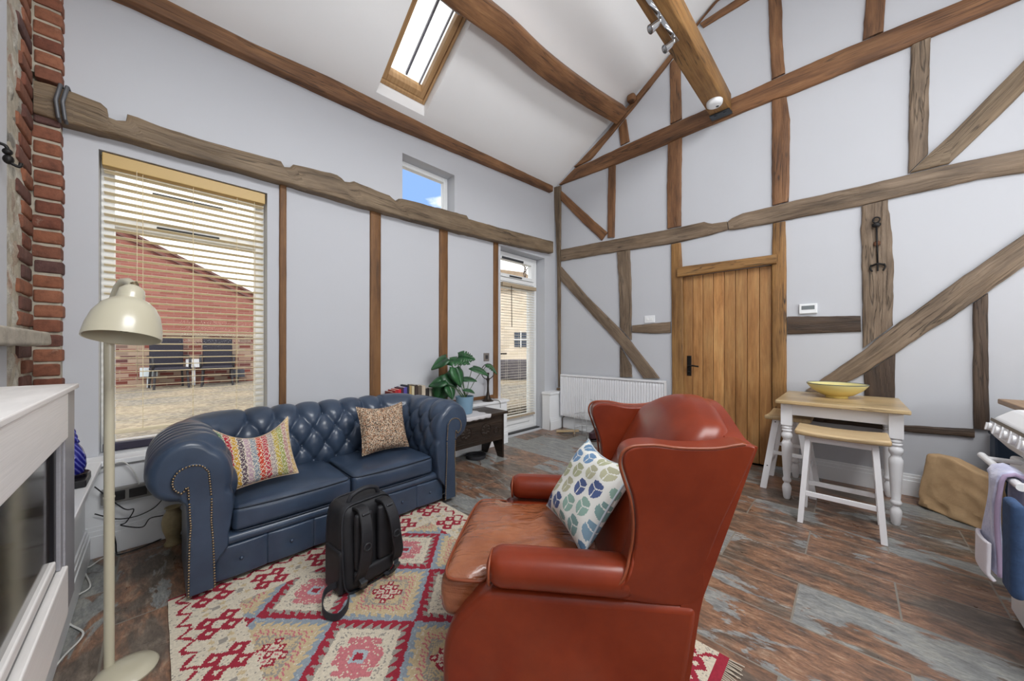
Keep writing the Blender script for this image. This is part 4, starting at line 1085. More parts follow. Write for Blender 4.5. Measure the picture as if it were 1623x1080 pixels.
# ================================================================ RUG
RX0, RX1, RY0, RY1, RT = .035, 1.478, .318, 2.215, .009
PAL = {k: lin(v_) for k, v_ in dict(cream='d4cab6', red='9c2438', pink='c4747a', blue='8e9aa4', tan='c6b28e', grey='9b958c', dark='7a2a38', lblue='a9b4ba').items()}
def rugcol(x, y):
    """x across (0..1.443), y along (0..1.897); metres"""
    rn = random.random()
    W, L = RX1-RX0, RY1-RY0
    if y < .035 or y > L-.012: return PAL['red']
    bx, by = .225, .245
    inx = bx < x < W-bx; iny = by < y < L-by
    jit = (rn-.5)*.012
    if not (inx and iny):
        # ivory border with red flower crosses, small diamonds between
        if not inx:
            u = (x if x < W/2 else W-x)-.145; v_ = ((y-.12+.12) % .24)-.12; edge = x if x < W/2 else W-x
        else:
            u = (y if y < L/2 else L-y)-.15; v_ = ((x-.12+.12) % .24)-.12; edge = y if y < L/2 else L-y
        if abs(edge-.045) < .022:
            q = ((y if not inx else x) % .09)/.09
            if abs(abs(q-.5)*.09-(edge-.023)*.9) < .009: return PAL['red']
        for du, dv in ((.036, .036), (-.036, .036), (.036, -.036), (-.036, -.036)):
            d = abs(u-du)+abs(v_-dv)
            if d < .041: return PAL['red'] if d > .013 else PAL['cream']
        if abs(u) < .014 and abs(abs(v_)-.12) < .012: return PAL['grey']
        if abs(abs(u)-.03)+abs(abs(v_)-.10) < .014: return PAL['tan']
        return PAL['cream'] if rn > .05 else PAL['grey']
    # diamond lattice
    cx, cy = (x-(.755-RX0))/.232, (y-(1.556-RY0))/.250
    i, j = math.floor((cx+cy)/2+.5), math.floor((cx-cy)/2+.5)
    a, b = (cx+cy)/2-i, (cx-cy)/2-j            # each -.5..+.5 inside the cell
    kx, ky = i+j, i-j
    m_ = max(abs(a), abs(b)); other = min(abs(a), abs(b))
    typ = kx % 2 == 0
    teeth = ((a if abs(b) > abs(a) else b)*9) % 1.0
    dx, dy = (a+b), (a-b)
    # bands from the cell edge inwards
    if typ:      # tan cells: blue edge with teeth
        if m_ > .455: return PAL['blue'] if rn > .1 else PAL['lblue']
        if m_ > .385: return PAL['blue'] if teeth < (.455-m_)/.07*-1+1 else PAL['tan']
        if m_ > .33: return PAL['tan'] if rn > .12 else PAL['cream']
        if m_ > .25: return (PAL['tan'] if ((a*13+b*13) % 1) > .35 else PAL['pink'])
        if m_ > .21: return PAL['grey'] if rn > .3 else PAL['tan']
    else:
        if m_ > .455: return PAL['red']
        if m_ > .365: return PAL['red'] if teeth < (m_-.365)/.09 else (PAL['grey'] if ky % 2 else PAL['blue'])
        if m_ > .315: return PAL['cream']
        if m_ > .285: return PAL['cream'] if rn > .25 else PAL['grey']
    # medallions, stepped
    q = .058
    sx, sy = abs(round(dx/q/1.1)), abs(round(dy/q/1.1))
    if typ:
        n1, n2 = round(a/.088), round(b/.088)
        if abs(n1)+abs(n2) <= 3 and max(abs(n1), abs(n2)) <= 2 and not (abs(n1) == 2 and abs(n2) >= 1) and not (abs(n2) == 2 and abs(n1) >= 1):
            fa, fb = abs(a/.088-n1), abs(b/.088-n2)
            if (n1+n2) % 2 == 0: return PAL['red'] if max(fa, fb) > .22 else PAL['cream']
            return PAL['cream'] if max(fa, fb) > .2 else PAL['pink']
        return PAL['tan'] if rn > .06 and (a*31+b*9) % 1 > .2 else PAL['grey']
    if max(abs(a), abs(b)) < .045: return PAL['red']
    if max(abs(a), abs(b)) < .082: return PAL['lblue']
    if (abs(a) < .12 and abs(b) < .25) or (abs(b) < .12 and abs(a) < .25) or (abs(a) < .16 and abs(b) < .16 and abs(abs(a)-abs(b)) < .12): return PAL['pink'] if rn > .12 else PAL['cream']
    if .17 < abs(a) < .235 and .10 < abs(b) < .20: return PAL['pink']
    return PAL['cream'] if rn > .06 and (a*31+b*9) % 1 > .12 else PAL['grey']
nx, ny = 260, 342
mb = MB()
def rz(x, y): return RT+.0015*noise.noise(Vector((x*3, y*3, 1)))
for i in range(nx+1):
    for j in range(ny+1):
        x, y = RX0+(RX1-RX0)*i/nx, RY0+(RY1-RY0)*j/ny
        mb.v.append(Vector((x+.004*noise.noise(Vector((y*5, i//(nx+1), 3)))*(1 if i in (0, nx) else 0), y, rz(x, y))))
for i in range(nx):
    for j in range(ny):
        mb.f.append([i*(ny+1)+j, (i+1)*(ny+1)+j, (i+1)*(ny+1)+j+1, i*(ny+1)+j+1]); mb.uv.append(None)
        xx, yy = (i+.5)/nx*(RX1-RX0), (j+.5)/ny*(RY1-RY0)
        c = rugcol(xx+.004*math.sin(yy*160), yy); k = .9+.2*random.random(); mb.col.append((c[0]*k, c[1]*k, c[2]*k, 1))
rug = thing('kilim_rug', 'red cream and blue diamond patterned kilim rug on the tiles', 'rug', ((RX0+RX1)/2, (RY0+RY1)/2, 0))
RUGM = colattr('kilim_wool', .95, .3, 450, speck=.22)
build(mb, 'woven_field', RUGM, rug, local=False)
mb = MB().box(RX0+.002, RX1-.002, RY0+.002, RY1-.002, .0005, RT-.003); build(mb, 'backing', plain('rug_backing', (170, 158, 138), .95), rug, local=False)
mb = MB()
for i in range(150):
    x = RX0+.005+(RX1-RX0-.01)*i/149; a = random.uniform(-.012, .012)
    mb.tube([(x, RY0+.001, .006), (x+a*.4, RY0-.02, .005), (x+a, RY0-.042+random.uniform(-.008, .006), .003)], .0022, 5)
build(mb, 'fringe', plain('rug_fringe', (196, 186, 168), .95), rug, local=False)

# ================================================================ BACKPACK
m = NT('black_nylon'); v = m.coord('Object')
m.base(m.ramp(m.noise(v, 12, 3), [(.3, (22, 23, 27)), (.7, (34, 35, 40))])); m.set(Roughness=.62); m.bump(m.noise(v, 500, 2, .5), .15, .001)
NYL = m.m
WEB = plain('black_webbing', (36, 38, 44), .6, bump=.2, bscale=400)
BUC = plain('black_buckle', (48, 50, 54), .3)
pc0 = onZ(547, 953, RT)
pa = math.atan2(.03, .275)
bk = thing('backpack', 'black backpack standing on the patterned rug before the blue sofa', 'backpack', (pc0.x, pc0.y, RT+.003), pa)
BW, BD, BH = .275, .185, .40
def pk(p):
    q = Vector(p); z01 = (p.z+BH/2)/BH
    k = 1-.10*max(0, z01-.55)**1.3*2.2; q.x = p.x*k
    q.y = p.y*(1-.18*max(0, z01-.4)) + .035*z01
    if p.y > 0: q.y += .018*math.sin(PI*z01)
    return q
build(MB().rbox((BW/2, BD/2, BH/2), (BW, BD, BH), .05, 16, pk), 'main_body', NYL, bk, smooth=180)
build(MB().rbox((.002, BD/2+.012, .105), (.026, BD*.82, .20), .012, 10), 'side_pocket', NYL, bk, smooth=180)
build(MB().rbox((BW/2, BD+.035, .15), (BW*.84, .05, .26), .022, 10), 'front_pocket', NYL, bk, smooth=180)
for k, zz in enumerate((.30, .18, .085)):
    pass
mb = MB().rbox((BW*.30, -.008, .24), (.085, .03, .26), .014, 8).rbox((BW*.72, -.004, .24), (.085, .03, .26), .014, 8).rbox((BW*.5, -.006, .075), (.20, .03, .07), .014, 8)
build(mb, 'back_padding', NYL, bk, smooth=180)
mb = MB().tube(crom([(BW*.22, .09, BH-.005), (BW*.28, .085, BH+.028), (BW*.5, .08, BH+.045), (BW*.72, .085, BH+.028), (BW*.78, .09, BH-.005)], 6), .011, 8); build(mb, 'grab_handle', WEB, bk, smooth=180)
def strap(path, w, th, side=None):
    P = crom(path, 8); mb = MB(); n = len(P)
    for i, p in enumerate(P):
        t = (P[min(i+1, n-1)]-P[max(i-1, 0)]).normalized()
        s = Vector(side) if side else Vector((1, 0, 0)); s = (s-t*s.dot(t)).normalized(); q = t.cross(s).normalized()
        mb.v += [p+s*w/2+q*th/2, p-s*w/2+q*th/2, p-s*w/2-q*th/2, p+s*w/2-q*th/2]
    for i in range(n-1):
        for k in range(4):
            k2 = (k+1) % 4; mb.f.append([i*4+k, i*4+k2, (i+1)*4+k2, (i+1)*4+k]); mb.uv.append(None); mb.col.append(None)
    for e in (0, n-1): mb.f.append([e*4+k for k in range(4)]); mb.uv.append(None); mb.col.append(None)
    return mb
for sx, out in ((.30, -.03), (.72, .05)):
    x = BW*sx
    st = build(strap([(x, .05, BH-.02), (x+out*.1, -.012, BH-.02), (x+out*.3, -.055, BH-.09), (x+out*.5, -.062, .22), (x+out*.8, -.055, .14), (x+out*.9, -.03, .085)], .052, .014), 'shoulder_strap', NYL, bk, smooth=60, bevel=.005)
    build(strap([(x+out*.9, -.032, .09), (x+out*.6, -.045, .055), (x+out*.2-.0, -.03, .025), (x, -.004, .03)], .024, .004), 'adjuster_strap', WEB, bk)
    build(MB().tube([(x+out*.45+.016*math.cos(t), -.071, .235+.016*math.sin(t)) for t in [i/14*2*PI for i in range(14)]], .003, 6, closed=True), 'ring', BUC, bk, smooth=180)
    build(MB().obox((x+out*.1, -.034, BH-.032), (.034, .01, .016), (.5, 0, 0)), 'buckle', BUC, bk, bevel=.003)
    build(MB().obox((x+out*.7, -.048, .062), (.032, .012, .03), (.5, 0, 0)), 'buckle', BUC, bk, bevel=.003)
mb = MB()
for yy, sc2 in ((.012, 1.0), (BD-.02, .97)):
    ring = []
    for k in range(48):
        t = k/48*2*PI; ex = .32
        p = Vector((BW/2*.985*math.copysign(abs(math.cos(t))**ex, math.cos(t))*sc2, 0, BH/2*.985*math.copysign(abs(math.sin(t))**ex, math.sin(t))))
        q = pk(Vector((p.x, yy-BD/2, p.z))); ring.append(q+Vector((BW/2, BD/2, BH/2)))
    mb.tube(ring, .004, 6, closed=True)
build(mb, 'edge_piping', WEB, bk, smooth=180)
hp0, hp1, hp2 = onZ(512, 968, RT+.02), onZ(525, 983, RT+.004), onZ(548, 968, RT+.02)
inv = MWD[bk.name].inverted()
lp = [inv @ q for q in (onZ(537, 925, RT+.055), onZ(516, 938, RT+.05), onZ(511, 962, RT+.03), onZ(518, 976, RT+.022), onZ(535, 978, RT+.02), onZ(549, 964, RT+.03), onZ(553, 946, RT+.05))]
build(strap(lp, .028, .005, side=(0, 0, 1)), 'hip_strap', WEB, bk)

# ================================================================ OAK CHEST, PLANT, LAMP, BOOKS
cx0, cx1, cy0, cy1 = 1.76, 2.545, 2.60, 2.935
chest = thing('oak_chest', 'dark carved oak chest on board ends right of the blue sofa', 'chest', ((cx0+cx1)/2, (cy0+cy1)/2, 0))
def cpt(mb, name, mat=CHESTM, **kw): return build(mb, name, mat, chest, local=False, **kw)
cpt(MB().box(cx0-.02, cx1+.035, cy0-.03, cy1+.01, .462, .486, grain=0), 'lid', bevel=.004)
cpt(MB().box(cx0+.022, cx1-.022, cy0+.005, cy0+.025, .195, .4615, grain=0), 'front_board', bevel=.002)
cpt(MB().box(cx0+.022, cx1-.022, cy1-.025, cy1-.005, .195, .4615, grain=0).box(cx0+.022, cx1-.022, cy0+.026, cy1-.026, .20, .215, grain=0), 'back_board')
for x in (cx0, cx1-.021):
    yc = (cy0+cy1)/2
    cpt(MB().prism([(cy0, .002), (cy0, .4615), (cy1, .4615), (cy1, .002), (cy1-.08, .002), (yc, .17), (cy0+.08, .002)], lambda a, b, h: (h, a, b), x, x+.021), 'board_end', bevel=.002)
mb = MB()
for cx_, cz_, r in ((1.87, .33, .05), (2.05, .33, .065), (2.30, .33, .065), (2.44, .30, .03)):
    for k in range(8):
        a = k*PI/4; mb.ball((cx_+math.cos(a)*r*.62, cy0+.005, cz_+math.sin(a)*r*.62), r*.30, 6, (1, .22, .6))
    mb.tube([(cx_+math.cos(t)*r, cy0+.004, cz_+math.sin(t)*r) for t in [i/20*2*PI for i in range(20)]], .004, 5, closed=True)
mb.tube([(cx0+.04, cy0+.004, .235), (cx1-.04, cy0+.004, .235)], .004, 5); mb.tube([(cx0+.04, cy0+.004, .425), (cx1-.04, cy0+.004, .425)], .004, 5)
cpt(mb, 'carving', smooth=60)
# lace runner
LACE = plain('white_lace', (206, 204, 206), .9, bump=.4, bscale=220)
def lacef(u, v_):
    x = 1.96+.36*u; z = .4905
    if v_ < .0999: z -= (.1-v_)/.1*.034+.003*math.sin(u*PI*9)*(1-v_*10); y = cy0-.0385-.0015*math.sin(u*20)
    else: y = cy0-.0385+.33*(v_-.1)
    x += .01*math.sin(v_*PI*6)*(1 if u < .04 or u > .96 else 0)
    return (x, y, z+.0008*math.sin(u*60)*math.sin(v_*40))
o = solo(MB().grid(lacef, 40, 30), 'lace_cloth', LACE, 'white lace cloth lying on the carved chest under the plant pot', 'cloth', smooth=180)
sm_ = o.modifiers.new('thick', 'SOLIDIFY'); sm_.thickness = .001; sm_.offset = 1
# potted monstera
pot = thing('potted_monstera', 'monstera plant in a pale blue pot on the chest', 'plant', (2.155, 2.765, .4925))
POTM = plain('pale_blue_pot', (126, 160, 184), .5)
build(MB().lathe([(.002, 0), (.070, 0), (.076, .006), (.090, .165), (.092, .172), (.086, .173), (.083, .150), (.002, .148)], n=36), 'pot', POTM, pot, smooth=50)
build(MB().lathe([(.082, .147), (.05, .155), (.002, .156)], n=20), 'soil', plain('soil', (48, 36, 28), .95, bump=.8), pot, smooth=180)
m = NT('monstera_green'); v = m.coord('Object')
m.base(m.ramp(m.noise(v, 9, 3), [(.3, (20, 58, 32)), (.7, (48, 102, 56))])); m.set(Roughness=.38, Coat__Weight=.1)
LEAF = m.m; STEMM = plain('plant_stem', (76, 104, 62), .5)
def leaf(base, tip, up, W, slits, bend=.25):
    """heart shaped blade from base to tip, normal near up"""
    B, T_ = Vector(base), Vector(tip); ax = (T_-B); L_ = ax.length; ax.normalize(); up = Vector(up); sd = ax.cross(up).normalized(); nn_ = sd.cross(ax).normalized()
    mb = MB(); n = 26
    for s in (-1, 1):
        b = len(mb.v)
        for i in range(n+1):
            t = i/n
            w = W*.5*(math.sin(PI*min(1, (t*.92+.08))**.62))**.8
            if slits and t > .22 and t < .86:
                ph = (t-.22)*slits/.64; fr = ph-math.floor(ph)
                if .62 < fr < .92: w *= .45
            back = -.16*L_*math.exp(-t*9)
            mid = B+ax*(t*L_)+nn_*(-bend*L_*t*t)
            for j in range(4):
                q = j/3
                mb.v.append(mid+sd*(s*w*q)+ax*(back*q*q+.03*L_*q)+nn_*(.06*L_*math.sin(q*PI*.7)-.10*L_*q*q))
        for i in range(n):
            for j in range(3): mb.f.append([b+i*4+j, b+i*4+j+1, b+(i+1)*4+j+1, b+(i+1)*4+j]); mb.uv.append(None); mb.col.append(None)
    return mb
def pl(px, py, dd=0.0): # point near the plant plane in pot-local coordinates
    d = (Vector((2.155, 2.765, 0)).x*CA+2.765*SA)+dd
    return atD(px, py, d)-Vector((2.155, 2.765, .4925))
leaves = [((708, 567), (685, 578), .12, 0, -.05, (0, -.5, 1)), ((712, 571), (738, 570), .11, 5, .0, (.1, -.7, .6)), ((726, 566), (747, 566), .10, 5, .02, (-.3, -.8, .5)), ((722, 583), (733, 606), .11, 0, -.06, (.2, -1, .2)),
          ((707, 592), (722, 608), .115, 0, -.04, (-.2, -1, .3)), ((706, 602), (683, 606), .115, 0, -.08, (0, -.6, 1)), ((706, 606), (697, 634), .125, 0, -.07, (-.3, -1, .1)), ((712, 613), (719, 628), .085, 0, -.09, (.2, -1, .1)),
          ((749, 582), (771, 588), .095, 0, .03, (0, -.5, 1)), ((773, 578), (787, 587), .085, 4, .08, (.2, -.5, 1)), ((732, 600), (751, 599), .08, 0, .04, (0, -.6, 1)), ((737, 617), (750, 619), .07, 0, .0, (.2, -.6, .8))]
mst = MB()
for (b_, t_, W_, sl_, dd, up_) in leaves:
    P0 = Vector((random.uniform(-.03, .03), random.uniform(-.03, .03), .152)); P1 = pl(*b_, dd); P2 = pl(*t_, dd-.03)
    st = MB().tube(crom([P0, P0.lerp(P1, .5)+Vector((0, 0, .03)), P1], 6), .0035, 6)
    lf = build(leaf(P1, P2+(P2-P1)*.18, up_, W_*1.7, sl_), 'leaf', LEAF, pot, smooth=180)
    md = lf.modifiers.new('thick', 'SOLIDIFY'); md.thickness = .0012
    build(st, 'leaf_stem', STEMM, lf, smooth=180)
# bronze lamp base with empty shade harp
BRONZE = plain('dark_bronze', (58, 50, 44), .4, .7)
lb = onZ(765, 634.5, LZ); lbx, lby = lb.x-.01, 3.02
tl = thing('table_lamp', 'dark bronze table lamp base with empty ring harp on the ledge', 'lamp', (lbx, lby, LZ+.001))
build(MB().lathe([(.065, 0), (.066, .006), (.05, .014), (.034, .03), (.022, .06), (.014, .11), (.011, .18), (.014, .235), (.02, .25), (.022, .262), (.012, .268)], n=28), 'base', BRONZE, tl, smooth=60)
build(MB().tube([(.10*math.sin(t), 0, .345-.09*math.cos(t)) for t in [i/28*2*PI for i in range(28)]], .0048, 6, closed=True), 'harp', BRONZE, tl, smooth=180)
build(MB().lathe([(.03, .395), (.032, .40), (.02, .415), (.006, .42), (.006, .435)], n=18), 'finial', BRONZE, tl, smooth=60)
build(MB().lathe([(.012, .268), (.012, .31), (.016, .312), (.016, .33), (.008, .332)], n=14), 'bulb_holder', BRONZE, tl, smooth=60)
build(MB().tube(crom([(.06, -.01, .004), (.085, -.035, .003), (.10, -.075, .002), (.105, -.095, -.02), (.108, -.097, -.08)], 5), .003, 6), 'power_cord', BRONZE, tl, smooth=180)
# books along the ledge
def book(x, w, h, d, col, label, page=(226, 216, 196), lean=0.0, flat=None):
    nm = 'cover_%02x%02x%02x' % col
    mt = MATS.get(nm) or plain(nm, col, .55, var=.1, vscale=20)
    pg = MATS.get('book_pages') or plain('book_pages', page, .9)
    y1 = 3.09; z0 = LZ+.0015
    t = thing('book', label, 'book', (x+w/2, y1-d/2, z0), 0, 'books along the white ledge')
    c = .0028
    build(MB().box(-w/2, -w/2+c, -d/2, d/2, 0, h).box(w/2-c, w/2, -d/2, d/2, 0, h).box(-w/2+c, w/2-c, -d/2, -d/2+c, 0, h), 'cover', mt, t, bevel=.0012)
    build(MB().box(-w/2+c, w/2-c, -d/2+c, d/2-.003, .003, h-.003), 'pages', pg, t)
    return t
bk_list = [(612, 621, 628, (150, 24, 34), 'bright scarlet book, shortest and leftmost on the ledge'), (621, 626, 622, (120, 40, 36), 'slim maroon book beside the short scarlet one'), (626, 631, 619.5, (172, 38, 42), 'red book with worn spine third along the ledge'), (631, 636.5, 618, (196, 32, 48), 'crimson book just left of the dark plum one'),
    (636.5, 640, 615.5, (74, 30, 48), 'thin dark plum book between crimson and violet'), (640, 646, 614.5, (84, 76, 150), 'violet blue hardback on the ledge'), (646, 649, 611.5, (40, 44, 58), 'tall navy book next to the violet hardback'), (649, 653, 612, (170, 144, 96), 'tan book right of the tall navy one'), (653, 657.5, 613, (206, 196, 164), 'cream book beside the tan one'),
    (657.5, 663, 611, (60, 46, 40), 'dark brown book right of the cream one'), (663, 669, 612, (96, 84, 72), 'brown mottled book in the middle of the row'), (669, 675, 612, (200, 186, 166), 'buff book left of the black spined one'), (675, 681, 616, (44, 38, 36), 'black spined book near the plant'), (681, 685, 616, (214, 208, 190), 'ivory book near the plant leaves'), (685, 690, 616.5, (120, 126, 104), 'sage green book partly behind the monstera'), (690, 694, 619, (140, 146, 128), 'pale green book last in the row by the plant')]
for (x0_, x1_, yt, col, lab) in bk_list:
    a, b = onY(x0_, 640, 2.95), onY(x1_, 640, 2.95); hh = onY((x0_+x1_)/2, yt, 2.95).z-LZ
    book(a.x+.0012, b.x-a.x-.0024, max(.10, hh), .135, col, lab)
# small things on the ledge behind the sofa
bs = onY(472, 650, 3.0)
bsk = thing('wicker_basket', 'honey wicker basket with looped handle behind the blue sofa', 'basket', (bs.x, 3.035, LZ+.001))
WICK = plain('wicker', (190, 146, 78), .6, var=.25, vscale=60, bump=.5, bscale=120)
build(MB().lathe([(.05, 0), (.06, .01), (.066, .06), (.072, .10), (.066, .10), (.058, .02), (.01, .012)], n=30), 'body', WICK, bsk, smooth=60)
build(MB().tube([(.075*math.cos(t), 0, .095+.052*math.sin(t)) for t in [i/16*PI for i in range(17)]], .006, 8), 'handle', WICK, bsk, smooth=180)
gp = onY(536, 640, 3.04)
gs = thing('pewter_dish', 'grey pewter dish with a small white cup behind the blue sofa', 'dish', (gp.x, 3.035, LZ+.001))
build(MB().lathe([(.03, 0), (.04, .01), (.02, .05), (.022, .10), (.055, .128), (.06, .135), (.052, .132), (.01, .115)], n=28), 'bowl', plain('pewter', (136, 132, 128), .4, .7), gs, smooth=60)

# thermostat dial, corner radiator, wire stand, boot
tp = onY(770.5, 566.5, YL)
th = thing('wall_thermostat', 'small square bronze framed control on the window wall above the lamp', 'thermostat', (tp.x, YL, tp.z-.045))
build(MB().box(-.042, .042, -.010, -.0008, 0, .095), 'frame', plain('satin_frame', (140, 134, 128), .4, .5), th, bevel=.003)
build(MB().box(-.02, .02, -.014, -.0102, .025, .07), 'switch', plain('dark_switch', (60, 58, 58), .4), th, bevel=.002)
ry0, ry1 = 1.50, 2.93
rad = thing('radiator', 'white ribbed panel radiator under the diagonal brace', 'radiator', (4.03, (ry0+ry1)/2, .16), 0)
mb = MB(); n = 42; RADM = plain('radiator_white', (236, 237, 240), .35)
def radf(u, v_):
    y = ry0+(ry1-ry0)*u; ph = (u*n) % 1.0; d = .012 if .28 < ph < .86 else 0.0; e = 1 if .03 < v_ < .97 else 0
    return (4.005-d*e, y, .185+.565*v_)
mb.grid(radf, n*7, 24); build(mb, 'front_panel', RADM, rad, local=False, smooth=40)
build(MB().box(4.0065, 4.022, ry0, ry1, .185, .75), 'rear_panel', RADM, rad, local=False)
build(MB().box(3.985, 4.058, ry0-.004, ry1+.004, .7505, .772), 'top_grille', RADM, rad, local=False, bevel=.004)
for a, b in ((ry0-.006, ry0-.0005), (ry1+.0005, ry1+.006)): build(MB().box(3.988, 4.056, a, b, .185, .75), 'side_cover', RADM, rad, local=False, bevel=.002)
mb = MB()
for y in (ry0+.1, ry1-.1): mb.box(4.0225, 4.098, y-.02, y+.02, .25, .65)
build(mb, 'bracket', RADM, rad, local=False)
mb = MB().tube([(4.03, ry1-.05, .185), (4.03, ry1+.0, .15), (4.03, ry1+.0, .0)], .008, 8).tube([(4.03, ry0+.05, .185), (4.03, ry0+.02, .15), (4.03, ry0+.02, .0)], .008, 8)
build(mb, 'pipe', plain('copper_grey_pipe', (120, 112, 106), .35, .8), rad, local=False, smooth=180)
mb = MB().lathe([(.012, 0), (.018, .01), (.018, .05), (.012, .06)], (4.03, ry0-.035, .19), 14); build(mb, 'valve', DARKP, rad, local=False, smooth=50)
WIRE = plain('galvanised_wire', (214, 216, 218), .35, .3)
wp = onZ(928, 692, 0)
ws = thing('wire_stand', 'scrolled pale wire stand on the floor before the radiator', 'stand', (wp.x-.03, wp.y, 0))
dirw = Vector((-.5, -.87, 0))
mb = MB()
for k, (a, b) in enumerate(((-.09, -.09), (-.09, .09), (.09, -.09), (.09, .09))):
    mb.tube([(a, b, .001), (a, b, .52)], .004, 6)
for z in (.12, .30): mb.tube([(-.09, -.09, z), (.09, -.09, z), (.09, .09, z), (-.09, .09, z)], .0035, 6, closed=True)
for k in range(5): mb.tube([(-.09+.045*k, -.09, .30), (-.09+.045*k, .09, .30)], .0025, 5)
build(mb, 'frame', WIRE, ws, smooth=180)
mb = MB()
for s in (-1, 1):
    mb.tube([(s*(.02+.006*t)*math.cos(t)*1.0, -.09, .42+(.006*t)*math.sin(t)*1.6) for t in [i/24*3.6*PI/1.0 for i in range(25)]], .003, 5)
build(mb, 'scroll', WIRE, ws, smooth=180)
bt = onZ(929, 672, .10); 
boot = thing('leather_boot', 'dark plum leather ankle boot beside the wire stand', 'boot', (wp.x-.07, wp.y-.24, 0), math.radians(140))
BOOTM = plain('plum_leather', (56, 28, 36), .35)
def bootf(p):
    q = Vector(p)
    if p.z > -.04 and p.x > -.03: q.z = -.04+(p.z+.04)*max(.12, 1-(p.x+.03)*7)
    return q
build(MB().rbox((0, 0, .125), (.26, .085, .22), .04, 14, bootf), 'upper', BOOTM, boot, smooth=180)
build(MB().rbox((.0, 0, .009), (.27, .09, .016), .007, 6).rbox((-.10, 0, .012), (.07, .08, .023), .005, 4), 'sole', plain('dark_sole', (30, 24, 22), .6), boot, smooth=50)
bj = onZ(905, 686, 0)
jk = thing('boot_jack', 'flat pale wooden boot jack on the tiles by the corner', 'boot jack', (bj.x-.05, bj.y+.02, 0), math.radians(-58))
build(MB().obox((0, 0, .028), (.30, .09, .014), (0, math.radians(-4), 0)), 'board', BEECH, jk, bevel=.004)
build(MB().obox((.09, 0, .0105), (.03, .08, .02)), 'foot', BEECH, jk, bevel=.002)
mb = MB().lathe([(.09, 0), (.105, .004), (.11, .03), (.105, .034), (.09, .012), (.002, .010)], (2.33, 2.80, .001), 28)
solo(mb, 'round_dish', plain('charcoal_dish', (48, 48, 52), .5), 'dark round low dish on the floor under the oak chest', 'dish', smooth=50)

# light switch, thermostat display, smoke alarm, iron fork
sp_ = onX(1030, 506, XR)
sw = thing('light_switch', 'white light switch above the short worn rail', 'switch', (XR, sp_.y, sp_.z-.045))
build(MB().box(-.010, -.0008, -.062, .062, 0, .086), 'plate', GLOSSW, sw, bevel=.003)
build(MB().box(-.014, -.0102, -.04, -.008, .025, .06).box(-.014, -.0102, .008, .04, .025, .06), 'rocker', UPVC, sw, bevel=.002)
sp_ = onX(1281, 490, XR)
rt = thing('room_thermostat', 'white room thermostat with grey display right of the door', 'thermostat', (XR, sp_.y, sp_.z-.042))
build(MB().box(-.024, -.0008, -.062, .062, 0, .088), 'casing', GLOSSW, rt, bevel=.005)
build(MB().box(-.0255, -.0242, -.045, .045, .035, .07), 'display', plain('lcd_grey', (118, 124, 126), .25), rt)
sd = (3.76, .935, 3.529)
sm = thing('smoke_alarm', 'round white smoke alarm under the pale beam end', 'smoke alarm', (sd[0], sd[1], sd[2]-.045))
build(MB().lathe([(.002, 0), (.045, 0), (.066, .012), (.07, .03), (.07, .044), (.002, .0445)], n=36), 'body', GLOSSW, sm, smooth=50)
build(MB().lathe([(.002, -.003), (.012, -.003), (.014, -.0003)], (.02, -.02, 0), 16), 'button', DARKP, sm, smooth=50)
f0, f1 = onX(1389, 342, 4.057), onX(1391, 430, 4.057)
fk = thing('iron_fork', 'black wrought iron toasting fork hanging on the wide post', 'fork', (4.057, f0.y, f1.z))
xh = 4.057-4.057
hz = f0.z-f1.z; dy = f1.y-f0.y
build(MB().tube([(0, 0, hz-.07), (0, dy*.5, hz*.5), (0, dy, .06)], .006, 8), 'shaft', IRON, fk, smooth=180)
mb = MB().tube([(0, .02*math.sin(t), hz-.035-.022*math.cos(t)) for t in [i/16*2*PI for i in range(16)]], .006, 6, closed=True)
mb.ball((0, 0, hz-.075), .02, 8, (.5, 1.4, 1)); build(mb, 'hanging_loop', IRON, fk, smooth=180)
mb = MB()
mb.tube([(0, dy-.04, .045), (0, dy, .062), (0, dy+.04, .045)], .008, 8)
for k in (-1, 0, 1): mb.tube(crom([(0, dy+k*.035, .055), (0, dy+k*.042, .03), (0, dy+k*.03, 0)], 5), .006, 6)
build(mb, 'tines', IRON, fk, smooth=180)
build(MB().ball((.004, dy*.5, hz*.5), .022, 8, (.4, 1, 1)), 'boss', plain('rusty_iron', (96, 62, 42), .7, .3), fk, smooth=180)
# spotlights on the pale beam
CHR = plain('polished_chrome', (205, 206, 208), .08, 1.0)
bar0, bar1 = onZ(1071, 64, 3.51), onZ(1020, -12, 3.51)
sb = thing('spotlight_bar', 'chrome bar with two spotlights under the pale beam', 'spotlight', tuple((bar0+bar1)/2))
dv = (bar1-bar0); dl = dv.length; dv.normalize(); ang = math.atan2(dv.y, dv.x); mid_ = (bar0+bar1)/2
build(MB().obox(mid_+Vector((0, 0, .008)), (dl+.05, .032, .018), (0, 0, ang)), 'bar', CHR, sb, local=False, bevel=.004)
for t in (.06, .52):
    q = bar0+dv*dl*t
    hd = MB(); hd.lathe([(.012, 0), (.02, .004), (.026, .03), (.030, .068), (.031, .078), (.027, .078), (.022, .05), (.002, .03)], n=20)
    dirn = Vector((-.5, .62, -.6)).normalized(); R_ = dirn.to_track_quat('Z', 'Y').to_matrix().to_4x4()
    hd.xf(Matrix.Translation(q+Vector((0, 0, -.03))+dirn*.01) @ R_)
    h_ = build(hd, 'spot_head', CHR, sb, local=False, smooth=50)
    build(MB().tube([q+Vector((0, 0, .0)), q+Vector((0, 0, -.035))], .008, 8), 'swivel', CHR, h_, local=False, smooth=180)

